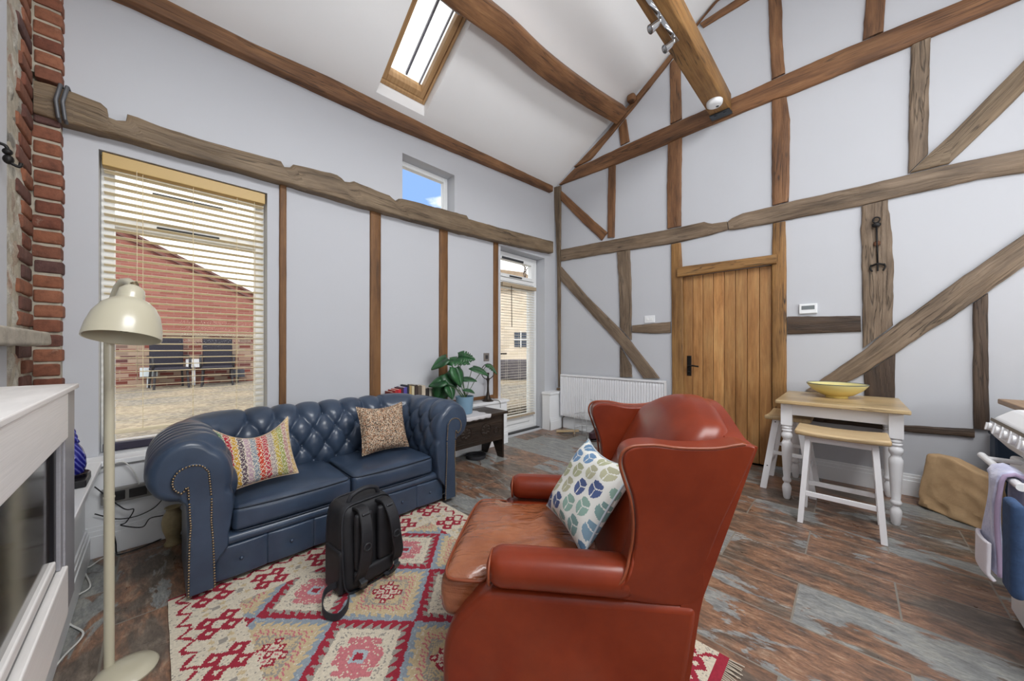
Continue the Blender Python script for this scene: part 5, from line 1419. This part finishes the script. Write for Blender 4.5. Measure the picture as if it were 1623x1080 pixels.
# ================================================================ TABLE, STOOLS, BOWL
PAINTW = plain('white_furniture_paint', (238, 238, 240), .4)
tx0, tx1, ty0, ty1 = 3.27, 4.03, -.275, .405
tab = thing('pine_table', 'small table with pine top and white turned legs by the wall', 'table', ((tx0+tx1)/2, (ty0+ty1)/2, 0))
mb = MB()
for k in range(4):
    w_ = (tx1-tx0)/4; mb.box(tx0+k*w_, tx0+(k+1)*w_-.0004, ty0, ty1, .733, .76, grain=1)
def tpart(mb, name, mat=PAINTW, **kw): return build(mb, name, mat, tab, local=False, **kw)
tpart(MB().box(tx0, tx1, ty0, ty1, .733, .76, grain=1), 'table_top', PINE, bevel=.007, seg=3)
lx0, lx1, ly0, ly1 = 3.365, 3.955, -.215, .345
mb = MB()
for x in (lx0-.012, lx1-.006): mb.box(x, x+.018, ly0+.03, ly1-.03, .645, .7325)
for y in (ly0-.012, ly1-.006): mb.box(lx0+.03, lx1-.03, y, y+.018, .645, .7325)
tpart(mb, 'apron', bevel=.002)
legp = [(.016, 0), (.022, .012), (.027, .06), (.029, .085), (.026, .10), (.017, .118), (.016, .125), (.026, .135), (.028, .148), (.024, .158), (.021, .165), (.025, .22), (.030, .32), (.033, .40), (.033, .425), (.026, .44), (.022, .45), (.026, .46), (.034, .475), (.034, .495), (.026, .508), (.024, .513), (.031, .52), (.031, .528), (.025, .534), (.031, .541), (.031, .549), (.026, .556), (.030, .566)]
for x in (lx0, lx1):
    for y in (ly0, ly1):
        mb = MB().lathe(legp, (x, y, 0), 20)
        mb.box(x-.033, x+.033, y-.033, y+.033, .566, .7325)
        tpart(mb, 'leg', smooth=45, bevel=.0)
def make_stool():
    t = thing('saddle_stool', 'white stool with pale wood seat standing in front of the table', 'stool', (3.135, .045, 0), 0, 'white stools with wooden seats')
    def dip(p):
        q = Vector(p); q.z -= .012*(1-(p.y/.22)**2)*(1 if p.z > 0 else .6)-.006
        return q
    mb = MB().rbox((0, 0, .585), (.29, .445, .036), .014, 10, dip)
    for i in range(len(mb.uv)): mb.uv[i] = [(mb.v[k].y, mb.v[k].x) for k in mb.f[i]]
    build(mb, 'seat', BEECH, t, smooth=60)
    def leg(sx, sy):
        mb = MB(); T0, B0 = Vector((sx*.075, sy*.155, .572)), Vector((sx*.155, sy*.19, 0.001)); a, b = .022, .0145
        for P_ in (B0, T0):
            mb.v += [P_+Vector((-a, -b, 0)), P_+Vector((a, -b, 0)), P_+Vector((a, b, 0)), P_+Vector((-a, b, 0))]
        mb.f = [[0, 3, 2, 1], [4, 5, 6, 7], [0, 1, 5, 4], [1, 2, 6, 5], [2, 3, 7, 6], [3, 0, 4, 7]]; mb.uv = [None]*6; mb.col = [None]*6
        return build(mb, 'leg', PAINTW, t, bevel=.002)
    for sx in (-1, 1):
        for sy in (-1, 1): leg(sx, sy)
    def at(sx, sy, z):
        k = (.572-z)/.571; return Vector((sx*(.075+.08*k), sy*(.155+.035*k), z))
    for sx in (-1, 1):
        a, b = at(sx, -1, .19), at(sx, 1, .19)
        build(MB().box(a.x-.008, a.x+.008, a.y+.014, b.y-.014, .175, .205), 'rung', PAINTW, t, bevel=.002)
        a, b = at(sx, -1, .54), at(sx, 1, .54)
        build(MB().box(a.x-.008, a.x+.008, a.y+.014, b.y-.014, .525, .565), 'seat_rail', PAINTW, t, bevel=.002)
    for sy in (-1, 1):
        a, b = at(-1, sy, .30), at(1, sy, .30)
        build(MB().box(a.x+.02, b.x-.02, a.y-.008, a.y+.008, .288, .315), 'rung', PAINTW, t, bevel=.002)
        mb = MB()
        for sx in (-1, 1):
            for z in (.55, .19):
                q = at(sx, sy, z); mb.tube([q+Vector((0, sy*.0152, 0)), q+Vector((0, sy*.0165, 0))], .005, 8)
        build(mb, 'screw_head', DARKP, t)
    return t
st1 = make_stool()
copy_thing(st1, (3.68, .355, 0), PI/2, 'white stool with pale wood seat tucked under the table end nearest the door')
bw = onZ(1334, 623, .76)
bx0, by0 = 3.74, .075
bowl = thing('yellow_bowl', 'wide yellow ceramic bowl with dark rim on the pine table', 'bowl', (bx0, by0, .7605))
m = NT('yellow_glaze'); v = m.coord('Object')
sx_ = m.N('ShaderNodeSeparateXYZ', Vector=v)
m.base(m.ramp(m.math('ADD', m.math('MULTIPLY', sx_.outputs[2], 7.0), m.math('MULTIPLY', m.noise(v, 30, 4), .3)), [(.15, (222, 194, 104)), (.55, (226, 208, 128)), (.95, (214, 208, 152))])); m.set(Roughness=.2, Coat__Weight=.3)
build(MB().lathe([(.002, .004), (.058, .004), (.060, 0), (.066, 0), (.068, .014), (.10, .026), (.15, .062), (.178, .098), (.182, .108), (.176, .108), (.145, .07), (.09, .034), (.002, .022)], n=48), 'body', m.m, bowl, smooth=50)
build(MB().tube([(.180*math.cos(t), .180*math.sin(t), .109) for t in [i/48*2*PI for i in range(48)]], .0032, 6, closed=True), 'rim', plain('slate_rim', (72, 84, 84), .3), bowl, smooth=180)
# ---- paper bag
q0, q1 = onZ(1452, 790, 0), onZ(1553, 827, 0)
ev = (q1-q0); W_ = ev.length; ev.normalize(); bkv = Vector((-ev.y, ev.x, 0))
if bkv.dot(Fw) < 0: bkv = -bkv
q0 = Vector((q0.x*.952, q0.y*.952, 0)); W_ *= 1.02; 
m = NT('kraft_paper'); v = m.coord('Object')
m.base(m.ramp(m.noise(v, 6, 5), [(.3, (176, 144, 106)), (.7, (202, 170, 130))])); m.set(Roughness=.8)
vo = m.N('ShaderNodeTexVoronoi', Vector=m.coord('Object', (1, 1, 1)), Scale=9.0); m.bump(m.math('ADD', vo.outputs['Distance'], m.noise(v, 10, 4, .6)), .3, .02)
def bagf(p):
    u = p.x/(W_/2); z01 = (p.z+.185)/.37
    q = Vector(p); q.y *= 1-.35*z01
    q.x *= 1.02-.05*z01+.05*math.sin(PI*z01)
    q.z += (.02-.07*max(0, u+.2))*z01**2
    q.y += .05*z01
    n_ = Vector((noise.noise(p*7), noise.noise(p*7+Vector((5, 0, 0))), noise.noise(p*7+Vector((0, 5, 0)))))
    q += n_*.011+Vector((0, abs(noise.noise(Vector((p.x*9+p.z*4, p.y*3, p.z*9))))*.014+noise.noise(p*21)*.004, 0))
    if z01 < .2: q.y -= .02*math.sin(p.x*38)*math.sin(PI*z01/.2)
    q.z = max(q.z, -.184)
    return q
mb = MB().rbox((0, 0, .187), (W_, .13, .37), .018, 30, bagf)
c_ = q0+ev*W_/2+bkv*.06
ba = thing('paper_bag', 'crumpled brown paper bag on the tiles below the dark post', 'bag', (c_.x, c_.y, 0), math.atan2(ev.y, ev.x))
# the side turned to the room is -y in bag axes when bkv is +y
if (Matrix.Rotation(math.atan2(ev.y, ev.x), 3, 'Z') @ Vector((0, 1, 0))).dot(bkv) < 0: mb.xf(Matrix.Diagonal((1, -1, 1, 1)))
build(mb, 'bag_body', m.m, ba, smooth=28)

# ---- kitchen end: dark blue bin, worktop unit, cooker
NAVY = plain('navy_paint', (44, 62, 84), .5)
bn = thing('navy_bin', 'dark blue storage bin standing behind the paper bag', 'bin', (4.0, -.90, 0))
build(MB().box(-.065, .065, -.20, .20, .002, .55), 'body', NAVY, bn, bevel=.01)
build(MB().box(-.07, .07, -.207, .207, .552, .587), 'lid', NAVY, bn, bevel=.008)
ku = thing('kitchen_unit', 'pale grey kitchen base unit with wooden worktop beside the cooker', 'cabinet', (3.25, -1.1, 0))
KG = plain('pale_grey_cabinet', (206, 212, 216), .5)
build(MB().box(2.74, 3.50, -1.40, -.76, .10, .788), 'carcass', KG, ku, local=False, bevel=.003)
build(MB().box(2.76, 3.11, -.7595, -.742, .13, .77).box(3.115, 3.48, -.7595, -.742, .13, .77), 'door', KG, ku, local=False, bevel=.003)
build(MB().box(2.74, 3.50, -1.38, -.80, .002, .099), 'plinth', KG, ku, local=False)
build(MB().box(2.735, 3.83, -1.41, -.69, .789, .822, grain=0), 'worktop', TOPW, ku, local=False, bevel=.005)
APPW = plain('appliance_white', (240, 241, 243), .25, coat=.2)
kx0, kx1, kyf = 2.0, 2.60, -.50
ck = thing('cooker', 'white cooker with knobs and a rail at the room edge', 'cooker', ((kx0+kx1)/2, -.8, 0))
def kp(mb, name, mat=APPW, **kw): return build(mb, name, mat, ck, local=False, **kw)
kp(MB().box(kx0, kx1, -1.12, kyf-.03, .004, .70), 'body', bevel=.012)
kp(MB().prism([(-1.12, .702), (kyf-.01, .702), (kyf+.045, .772), (kyf+.035, .838), (kyf-.02, .884), (-1.12, .884)], lambda a, b, h: (h, a, b), kx0-.005, kx1+.05), 'control_panel', bevel=.012, seg=3)
kp(MB().prism([(kyf+.0375, .838), (kyf+.040, .825), (kyf+.046, .828), (kyf+.043, .841)], lambda a, b, h: (h, a, b), kx0+.03, kx1+.03), 'display_strip', plain('smoked_strip', (86, 80, 76), .3))
kp(MB().box(kx0+.04, kx1-.04, -1.08, kyf-.06, .8845, .895), 'hob', plain('hob_grey', (120, 128, 140), .2), bevel=.003)
for k in range(6):
    x = kx1+.0-k*.105
    mb = MB().lathe([(.022, 0), (.022, .006), (.018, .008), (.017, .017), (.012, .019)], n=18); mb.box(-.004, .004, -.016, .016, .019, .024)
    mb.xf(Matrix.Translation((x, kyf+.0405, .802)) @ Matrix.Rotation(-PI/2+.15, 4, 'X'))
    kp(mb, 'knob', smooth=45)
kp(MB().box(kx0+.01, kx1-.01, kyf-.0295, kyf+.004, .20, .69), 'oven_door', bevel=.012, seg=3)
kp(MB().box(kx0+.01, kx1-.01, kyf-.0295, kyf, .02, .19), 'lower_drawer', bevel=.01)
hx0, hx1, hy, hz = kx0+.02, 2.51, kyf+.088, .6875
mb = MB().tube([(hx0, hy, hz), (hx1, hy, hz)], .0125, 12); mb.ball((hx1, hy, hz), .0125, 8)
for x in (hx0+.03, hx1-.06): mb.tube([(x, hy, hz), (x, kyf+.003, hz-.0)], .010, 10)
kp(mb, 'oven_handle', smooth=60)
# double oven cloth over the handle
m = NT('lavender_fleece'); v = m.coord('Object')
m.base(m.ramp(m.noise(v, 26, 4, .6), [(.35, (176, 178, 208)), (.65, (206, 208, 230))])); m.set(Roughness=.95, Sheen__Weight=.4); m.bump(m.noise(v, 90, 4, .6), .5, .006)
FLE = m.m
CLB = plain('cream_padded_cloth', (228, 224, 230), .95, bump=.5, bscale=120); LIL = plain('lilac_binding', (176, 158, 186), .9); DBL = plain('blue_lining', (50, 74, 108), .9, var=.2, vscale=30, bump=.5, bscale=60)
og = thing('oven_glove', 'padded lavender double oven glove hung over the white cooker rail', 'oven glove', (2.2, hy, hz))
gx0, gx1 = 2.10, 2.235
def drape(side, x0, x1, zl, th, z0=0.0):
    n = 20; mb = MB()
    def g(u, w):
        x = x0+(x1-x0)*u; z = hz+.016-(zl)*w; y = hy+side*(.0145+.004*math.sin(u*5+w*3)+th*.3*math.sin(PI*u))
        if w < .06: y = hy+side*.0145*math.sin(w/.06*PI/2); z = hz+.0165-.004*w/.06
        return (x, y, z)
    mb.grid(g, 20, 36); return mb
def thick(o, t, off=1):
    s_ = o.modifiers.new('thick', 'SOLIDIFY'); s_.thickness = t; s_.offset = 0
    b = o.modifiers.new('soft', 'BEVEL'); b.width = t*.35; b.segments = 3; b.limit_method = 'ANGLE'; b.angle_limit = 1.0
def gl(u, w):
    a = w*2-1                                    # front leg w>.5
    x = gx0+(gx1-gx0)*u+.01*math.sin(w*9)
    L_ = .35 if w > .5 else .20
    if abs(a) < .07: ph = a/.07*PI/2; return (x, hy+.027*math.sin(ph), hz+.027*math.cos(ph))
    s = 1 if a > 0 else -1; d = (abs(a)-.07)/.93*L_
    return (x, hy+s*(.027+.006*math.sin(d*14+u*4)+.02*d), hz-d)
o = build(MB().grid(gl, 16, 60), 'cloth', FLE, og, local=False, smooth=180); thick(o, .020)
def pocket(u, w):
    x = gx0-.006+(gx1-gx0+.012)*u; d = .235+.135*w; y = hy+.046+.02*d+.010*math.sin(PI*u)**.6*(1-w*.3)
    if w > .85: y -= (w-.85)*.10
    return (x, y, hz-d)
o = build(MB().grid(pocket, 16, 24), 'pocket', CLB, og, local=False, smooth=180); thick(o, .012)
rim = [Vector(gl(0, w)) for w in [i/50 for i in range(51)]]; rim2 = [Vector(gl(1, w)) for w in [i/50 for i in range(51)]]
build(MB().tube([q+Vector((-.004, 0, 0)) for q in rim], .0065, 8).tube([q+Vector((.004, 0, 0)) for q in rim2], .0065, 8), 'binding', LIL, og, local=False, smooth=180)
build(MB().rbox((1.925, hy+.034, hz-.172), (.10, .03, .30), .014, 10), 'lining', DBL, og, local=False, smooth=180)

# ================================================================ THE YARD OUTSIDE
GZ = .30
m = NT('yard_gravel'); v = m.coord('Object')
vo = m.N('ShaderNodeTexVoronoi', Vector=v, Scale=26.0)
m.base(m.mix(.5, m.ramp(vo.outputs['Color'], [(.2, (84, 78, 74)), (.5, (140, 130, 114)), (.8, (176, 164, 144))]), m.ramp(m.noise(v, .9, 4), [(.4, (124, 122, 118)), (.6, (170, 154, 130))])))
m.set(Roughness=.95); m.bump(vo.outputs['Distance'], .6, .03)
tag(build(MB().box(-14, 40, 3.38, 45, GZ-.3, GZ), 'ground_yard', m.m), 'gravel yard outside the windows', 'ground', kind='structure')
def brickmat(name, c1, c2, mortc, sc=1.0, bw=.23, rh=.075, mort=.008):
    m = NT(name); m.set(Roughness=.95)
    c = m.n.new('ShaderNodeTexCoord'); sp = m.N('ShaderNodeSeparateXYZ', Vector=c.outputs['Object']); cb = m.n.new('ShaderNodeCombineXYZ')
    m.L(sp.outputs[0], cb.inputs[0]); m.L(sp.outputs[2], cb.inputs[1])
    b = m.n.new('ShaderNodeTexBrick'); m.L(cb.outputs[0], b.inputs['Vector'])
    for k, q in (('Scale', sc), ('Mortar Size', mort), ('Bias', 0.0), ('Brick Width', bw), ('Row Height', rh)): b.inputs[k].default_value = q
    b.inputs['Color1'].default_value = (0, 0, 0, 1); b.inputs['Color2'].default_value = (1, 1, 1, 1); b.inputs['Mortar'].default_value = (.5, .5, .5, 1)
    col = m.ramp(b.outputs['Color'], [(i/(len(c1)-1), q) for i, q in enumerate(c1)])
    m.base(m.mix(b.outputs['Fac'], col, lin(mortc))); return m.m
BR1 = brickmat('barn_red_brick', [(128, 76, 68), (146, 92, 82), (138, 84, 78), (154, 102, 92)], None, (146, 108, 98))
BR2 = brickmat('barn_mixed_brick', [(104, 54, 48), (126, 68, 60), (158, 138, 122), (98, 54, 52), (118, 64, 58), (86, 56, 58), (164, 148, 130), (126, 74, 66)], None, (146, 126, 114))
by = 10.8
bl, br = onY(150, 345, by), onY(440, 480, by); a1, a2 = onY(190, 358, by), onY(400, 462, by)
sl_ = (a2.z-a1.z)/(a2.x-a1.x); zc = onY(290, 528, by).z
barn = thing('brick_barn', 'red brick barn with sloping verge across the gravel yard', 'barn', (.5, by+1.5, GZ))
xa, xb = -1.6, 4.2
def zr(x): return a1.z+sl_*(x-a1.x)
build(MB().prism([(xa, zc), (xa, zr(xa)), (xb-1.4, zr(xb-1.4)), (xb-1.4, zc)], lambda a, b, h: (a, h, b), by+.12, by+3), 'upper_gable', BR1, barn, local=False)
build(MB().box(xa, xb, by+.0, by+3, GZ, zc-.06), 'lower_wall', BR2, barn, local=False)
build(MB().box(xa, xb, by-.03, by+.3, zc-.06, zc), 'coping', plain('stone_coping', (160, 146, 126), .9), barn, local=False)
mb = MB()
for d, w_ in ((.0, .05), (.16, .03)):
    mb.prism([(xa-.2, zr(xa-.2)-d), (xb-1.2, zr(xb-1.2)-d), (xb-1.2, zr(xb-1.2)-d-w_), (xa-.2, zr(xa-.2)-d-w_)], lambda a, b, h: (a, h, b), by+.04, by+.12 if d else by+3)
build(mb, 'verge', plain('dark_verge', (104, 74, 70), .8), barn, local=False)
RATT = plain('black_rattan', (36, 34, 48), .7, var=.3, vscale=60, bump=.5, bscale=120); LEGM = plain('dark_chair_leg', (40, 38, 44), .5)
def garden_chair():
    t = thing('rattan_chair', 'dark rattan garden chair by the barn wall, nearer the lamp', 'chair', (0, 0, GZ), 0, 'rattan chairs by the barn')
    build(MB().rbox((0, .22, .74), (.52, .07, .66), .03, 6), 'backrest', RATT, t, smooth=60)
    build(MB().rbox((0, -.04, .40), (.54, .52, .07), .03, 6), 'seat', RATT, t, smooth=60)
    for sx in (-1, 1):
        for sy in (-1, 1): build(MB().tube([(sx*.24, sy*.22, .37), (sx*.26, sy*.25, .0)], .02, 8), 'leg', LEGM, t)
        build(MB().tube([(sx*.28, .22, .66), (sx*.29, -.05, .66), (sx*.28, -.26, .62), (sx*.27, -.26, .38)], .022, 8), 'arm', LEGM, t, smooth=180)
    return t
gc = garden_chair(); p_ = onY(268, 600, 10.2); gc.location = (p_.x, 10.2, GZ); gc.rotation_euler = (0, 0, PI-.1)
for ch_ in [o for o in bpy.data.objects if o.parent == gc]: pass
gc.rotation_euler = (0, 0, .15)
p_ = onY(345, 600, 10.2); copy_thing(gc, (p_.x, 10.2, GZ), -.1, 'dark rattan garden chair by the barn wall, further from the lamp')
for px_1, py_1, c, lab in ((307, 576, (214, 216, 222), 'pale square box between the rattan chairs'), (236, 590, (196, 206, 214), 'pale small box beside the nearer rattan chair'), (376, 592, (60, 62, 74), 'dark small box beside the further rattan chair')):
    q = onY(px_1, py_1, 10.55); zt = q.z+.09
    solo(MB().box(q.x-.13, q.x+.13, 10.45, 10.7, q.z-.09, zt).box(q.x-.03, q.x+.03, 10.55, 10.6, GZ, q.z-.09), 'yard_box', plain('yard_box_%d' % px_1, c, .6), lab, 'box', bevel=.004)
# pale stone house, low wall and bare tree seen through the glazed door
STN = brickmat('house_stone', [(206, 194, 174), (216, 204, 186), (222, 210, 194), (202, 188, 168)], None, (212, 200, 184), bw=.42, rh=.16, mort=.012)
hd_ = 15.0
hr = thing('stone_house', 'pale stone house beyond the yard seen through the glazed door', 'house', tuple(atD(838, 550, hd_).xy)+(GZ,), A-PI/2)
hm = MWD[hr.name]
build(MB().box(-2.2, .75, 0, 5, 0, 3.35), 'wall', STN, hr)
build(MB().prism([(-2.5, 3.3), (.95, 3.3), (-.2, 4.05), (-2.5, 4.35)], lambda a, b, h: (a, h, b), -.15, 5.2), 'roof', plain('stone_tile_roof', (150, 132, 112), .9, var=.2, vscale=6), hr)
mb = MB().box(-.62, -.06, -.02, .05, .85, 1.5)
wq = build(mb, 'window', plain('house_window', (70, 78, 92), .15), hr)
mb = MB()
for x0_, x1_, z0_, z1_ in ((-.64, -.04, .83, 1.52),):
    xm = (x0_+x1_)/2; mb.box(xm-.02, xm+.02, -.05, -.021, z0_, z1_).box(x0_, x1_, -.05, -.021, (z0_+z1_)/2-.02, (z0_+z1_)/2+.02)
build(mb, 'window_bars', UPVC, wq)
mb = MB()
q = atD(830, 580, 9.0)
lw = thing('garden_wall', 'low dark stone wall beyond the gravel yard', 'wall', (q.x, q.y, GZ), A-PI/2)
build(MB().rbox((0, .2, .26), (5, .4, .52), .04, 6), 'stonework', plain('dark_stonework', (92, 88, 92), .95, var=.35, vscale=12, bump=.8, bscale=18), lw, smooth=50)
tb = atD(850, 500, 11.5)
tree = thing('bare_tree', 'bare branched tree between the garden wall and stone house', 'tree', (tb.x, tb.y, GZ))
mb = MB(); BARK = plain('bark', (88, 78, 72), .9)
rs = random.Random(5)
def grow(p, d, L_, r, k):
    pts_ = [p]
    for i in range(5):
        d = (d+Vector((rs.uniform(-.28, .28), rs.uniform(-.28, .28), rs.uniform(-.10, .18)))).normalized(); p = p+d*L_/5; pts_.append(p)
    mb.tube(pts_, r, 5, rr=[r*(1-.12*i) for i in range(6)])
    if k < 5:
        for s in range(3 if k < 3 else 2):
            nd = (d+Vector((rs.uniform(-.9, .9), rs.uniform(-.9, .9), rs.uniform(-.35, .5)))).normalized()
            grow(pts_[rs.randint(3, 5)], nd, L_*.72, r*.55, k+1)
trunk = MB(); trunk.tube([(0, 0, 0), (.03, .02, .7), (-.02, 0, 1.5)], .11, 8, rr=[.13, .10, .09])
grow(Vector((-.02, 0, 1.5)), Vector((0, 0, 1)), 1.2, .07, 0)
build(trunk, 'trunk', BARK, tree, smooth=180); build(mb, 'branches', BARK, tree, smooth=180)

# ================================================================ LIGHT, SKY, CAMERA
w = bpy.data.worlds.new('sky'); SC.world = w; w.use_nodes = True
nt = w.node_tree; nt.nodes.clear()
out = nt.nodes.new('ShaderNodeOutputWorld'); bg = nt.nodes.new('ShaderNodeBackground'); nt.links.new(bg.outputs[0], out.inputs[0])
tc = nt.nodes.new('ShaderNodeTexCoord'); mp_ = nt.nodes.new('ShaderNodeMapping'); mp_.inputs['Scale'].default_value = (1, 1, 2.2); nt.links.new(tc.outputs['Generated'], mp_.inputs[0])
nz = nt.nodes.new('ShaderNodeTexNoise'); nz.inputs['Scale'].default_value = 4.2; nz.inputs['Detail'].default_value = 7; nz.inputs['Roughness'].default_value = .55; nt.links.new(mp_.outputs[0], nz.inputs['Vector'])
spz = nt.nodes.new('ShaderNodeSeparateXYZ'); nt.links.new(tc.outputs['Generated'], spz.inputs[0])
hi = nt.nodes.new('ShaderNodeMapRange'); hi.inputs[1].default_value = .44; hi.inputs[2].default_value = .52; hi.inputs[3].default_value = 0; hi.inputs[4].default_value = .45; nt.links.new(spz.outputs[2], hi.inputs[0])
lo = nt.nodes.new('ShaderNodeMapRange'); lo.inputs[1].default_value = .36; lo.inputs[2].default_value = .22; lo.inputs[3].default_value = 0; lo.inputs[4].default_value = .35; nt.links.new(spz.outputs[2], lo.inputs[0])
ad = nt.nodes.new('ShaderNodeMath'); ad.operation = 'ADD'; nt.links.new(nz.outputs['Fac'], ad.inputs[0]); nt.links.new(hi.outputs[0], ad.inputs[1])
ad2 = nt.nodes.new('ShaderNodeMath'); ad2.operation = 'ADD'; nt.links.new(ad.outputs[0], ad2.inputs[0]); nt.links.new(lo.outputs[0], ad2.inputs[1])
rp = nt.nodes.new('ShaderNodeValToRGB'); nt.links.new(ad2.outputs[0], rp.inputs[0])
rp.color_ramp.elements[0].position = .52; rp.color_ramp.elements[0].color = (.17, .28, .53, 1); rp.color_ramp.elements[1].position = .66; rp.color_ramp.elements[1].color = (1.0, .975, .93, 1)
nt.links.new(rp.outputs[0], bg.inputs[0]); bg.inputs[1].default_value = 2.1
def sun(name, d, e, ang=3.0, col=(1, .95, .88)):
    l = bpy.data.lights.new(name, 'SUN'); l.energy = e; l.angle = math.radians(ang); l.color = col
    o = bpy.data.objects.new(name, l); COL.objects.link(o); o.rotation_euler = Vector(d).to_track_quat('-Z', 'Y').to_euler(); o.location = (0, -6, 9)
sun('sun', (.25, .75, -.60), 1.5)
mb = MB(); frame_rect(mb, .28, 3.52, .98, 2.32, YB+.001, YB+.03, .06)  # unseen frame and blind added to dress the fill lamp; wall behind is solid
for x in (1.36, 2.44): mb.box(x-.025, x+.025, YB+.001, YB+.03, 1.04, 2.26)
wk = solo(mb, 'added_window', UPVC, 'added white window frame and pale blind behind the kitchen fill light', 'window', kind='structure')
child(MB().box(.34, 3.46, YB+.002, YB+.008, 1.04, 2.26), 'added_blind', plain('added_blind_cloth', (240, 238, 230), .9), wk)
def area(name, loc, d, sx, sy, e, col=(1, 1, 1)):
    l = bpy.data.lights.new(name, 'AREA'); l.shape = 'RECTANGLE'; l.size = sx; l.size_y = sy; l.energy = e; l.color = col
    o = bpy.data.objects.new(name, l); COL.objects.link(o); o.location = loc; o.rotation_euler = Vector(d).to_track_quat('-Z', 'Z').to_euler()
# added fill lamps out of view; kitchen wall and kitchen-side slope have no openings
area('kitchen_wall_fill', (1.9, YB+.04, 1.65), (0, 1, .9), 3.2, 1.3, 104, (.97, .985, 1))
area('kitchen_slope_fill', (1.0, -1.1, ceil_z(1.0, -1.1)-.06), (0, .5, -.86), 2.2, 1.0, 125, (.98, .99, 1))  # added to brighten the room from above; no rooflight in this slope
cam = bpy.data.cameras.new('camera'); co = bpy.data.objects.new('camera', cam); COL.objects.link(co)
co.location = (0, 0, H); co.rotation_euler = (PI/2, 0, A-PI/2)
cam.sensor_fit = 'HORIZONTAL'; cam.sensor_width = 36.0; cam.lens = 36.0*F/1623.0; cam.shift_y = (CY-540.0)/1623.0; cam.clip_start = .02; cam.clip_end = 200
SC.camera = co
SC.view_settings.view_transform = 'Standard'; SC.view_settings.look = 'None'; SC.view_settings.gamma = 1.0; SC.view_settings.exposure = 0.0; SC.view_settings.use_curve_mapping = False
SC.cycles.max_bounces = 8; SC.cycles.diffuse_bounces = 5; SC.cycles.transparent_max_bounces = 16; SC.cycles.sample_clamp_indirect = 6.0
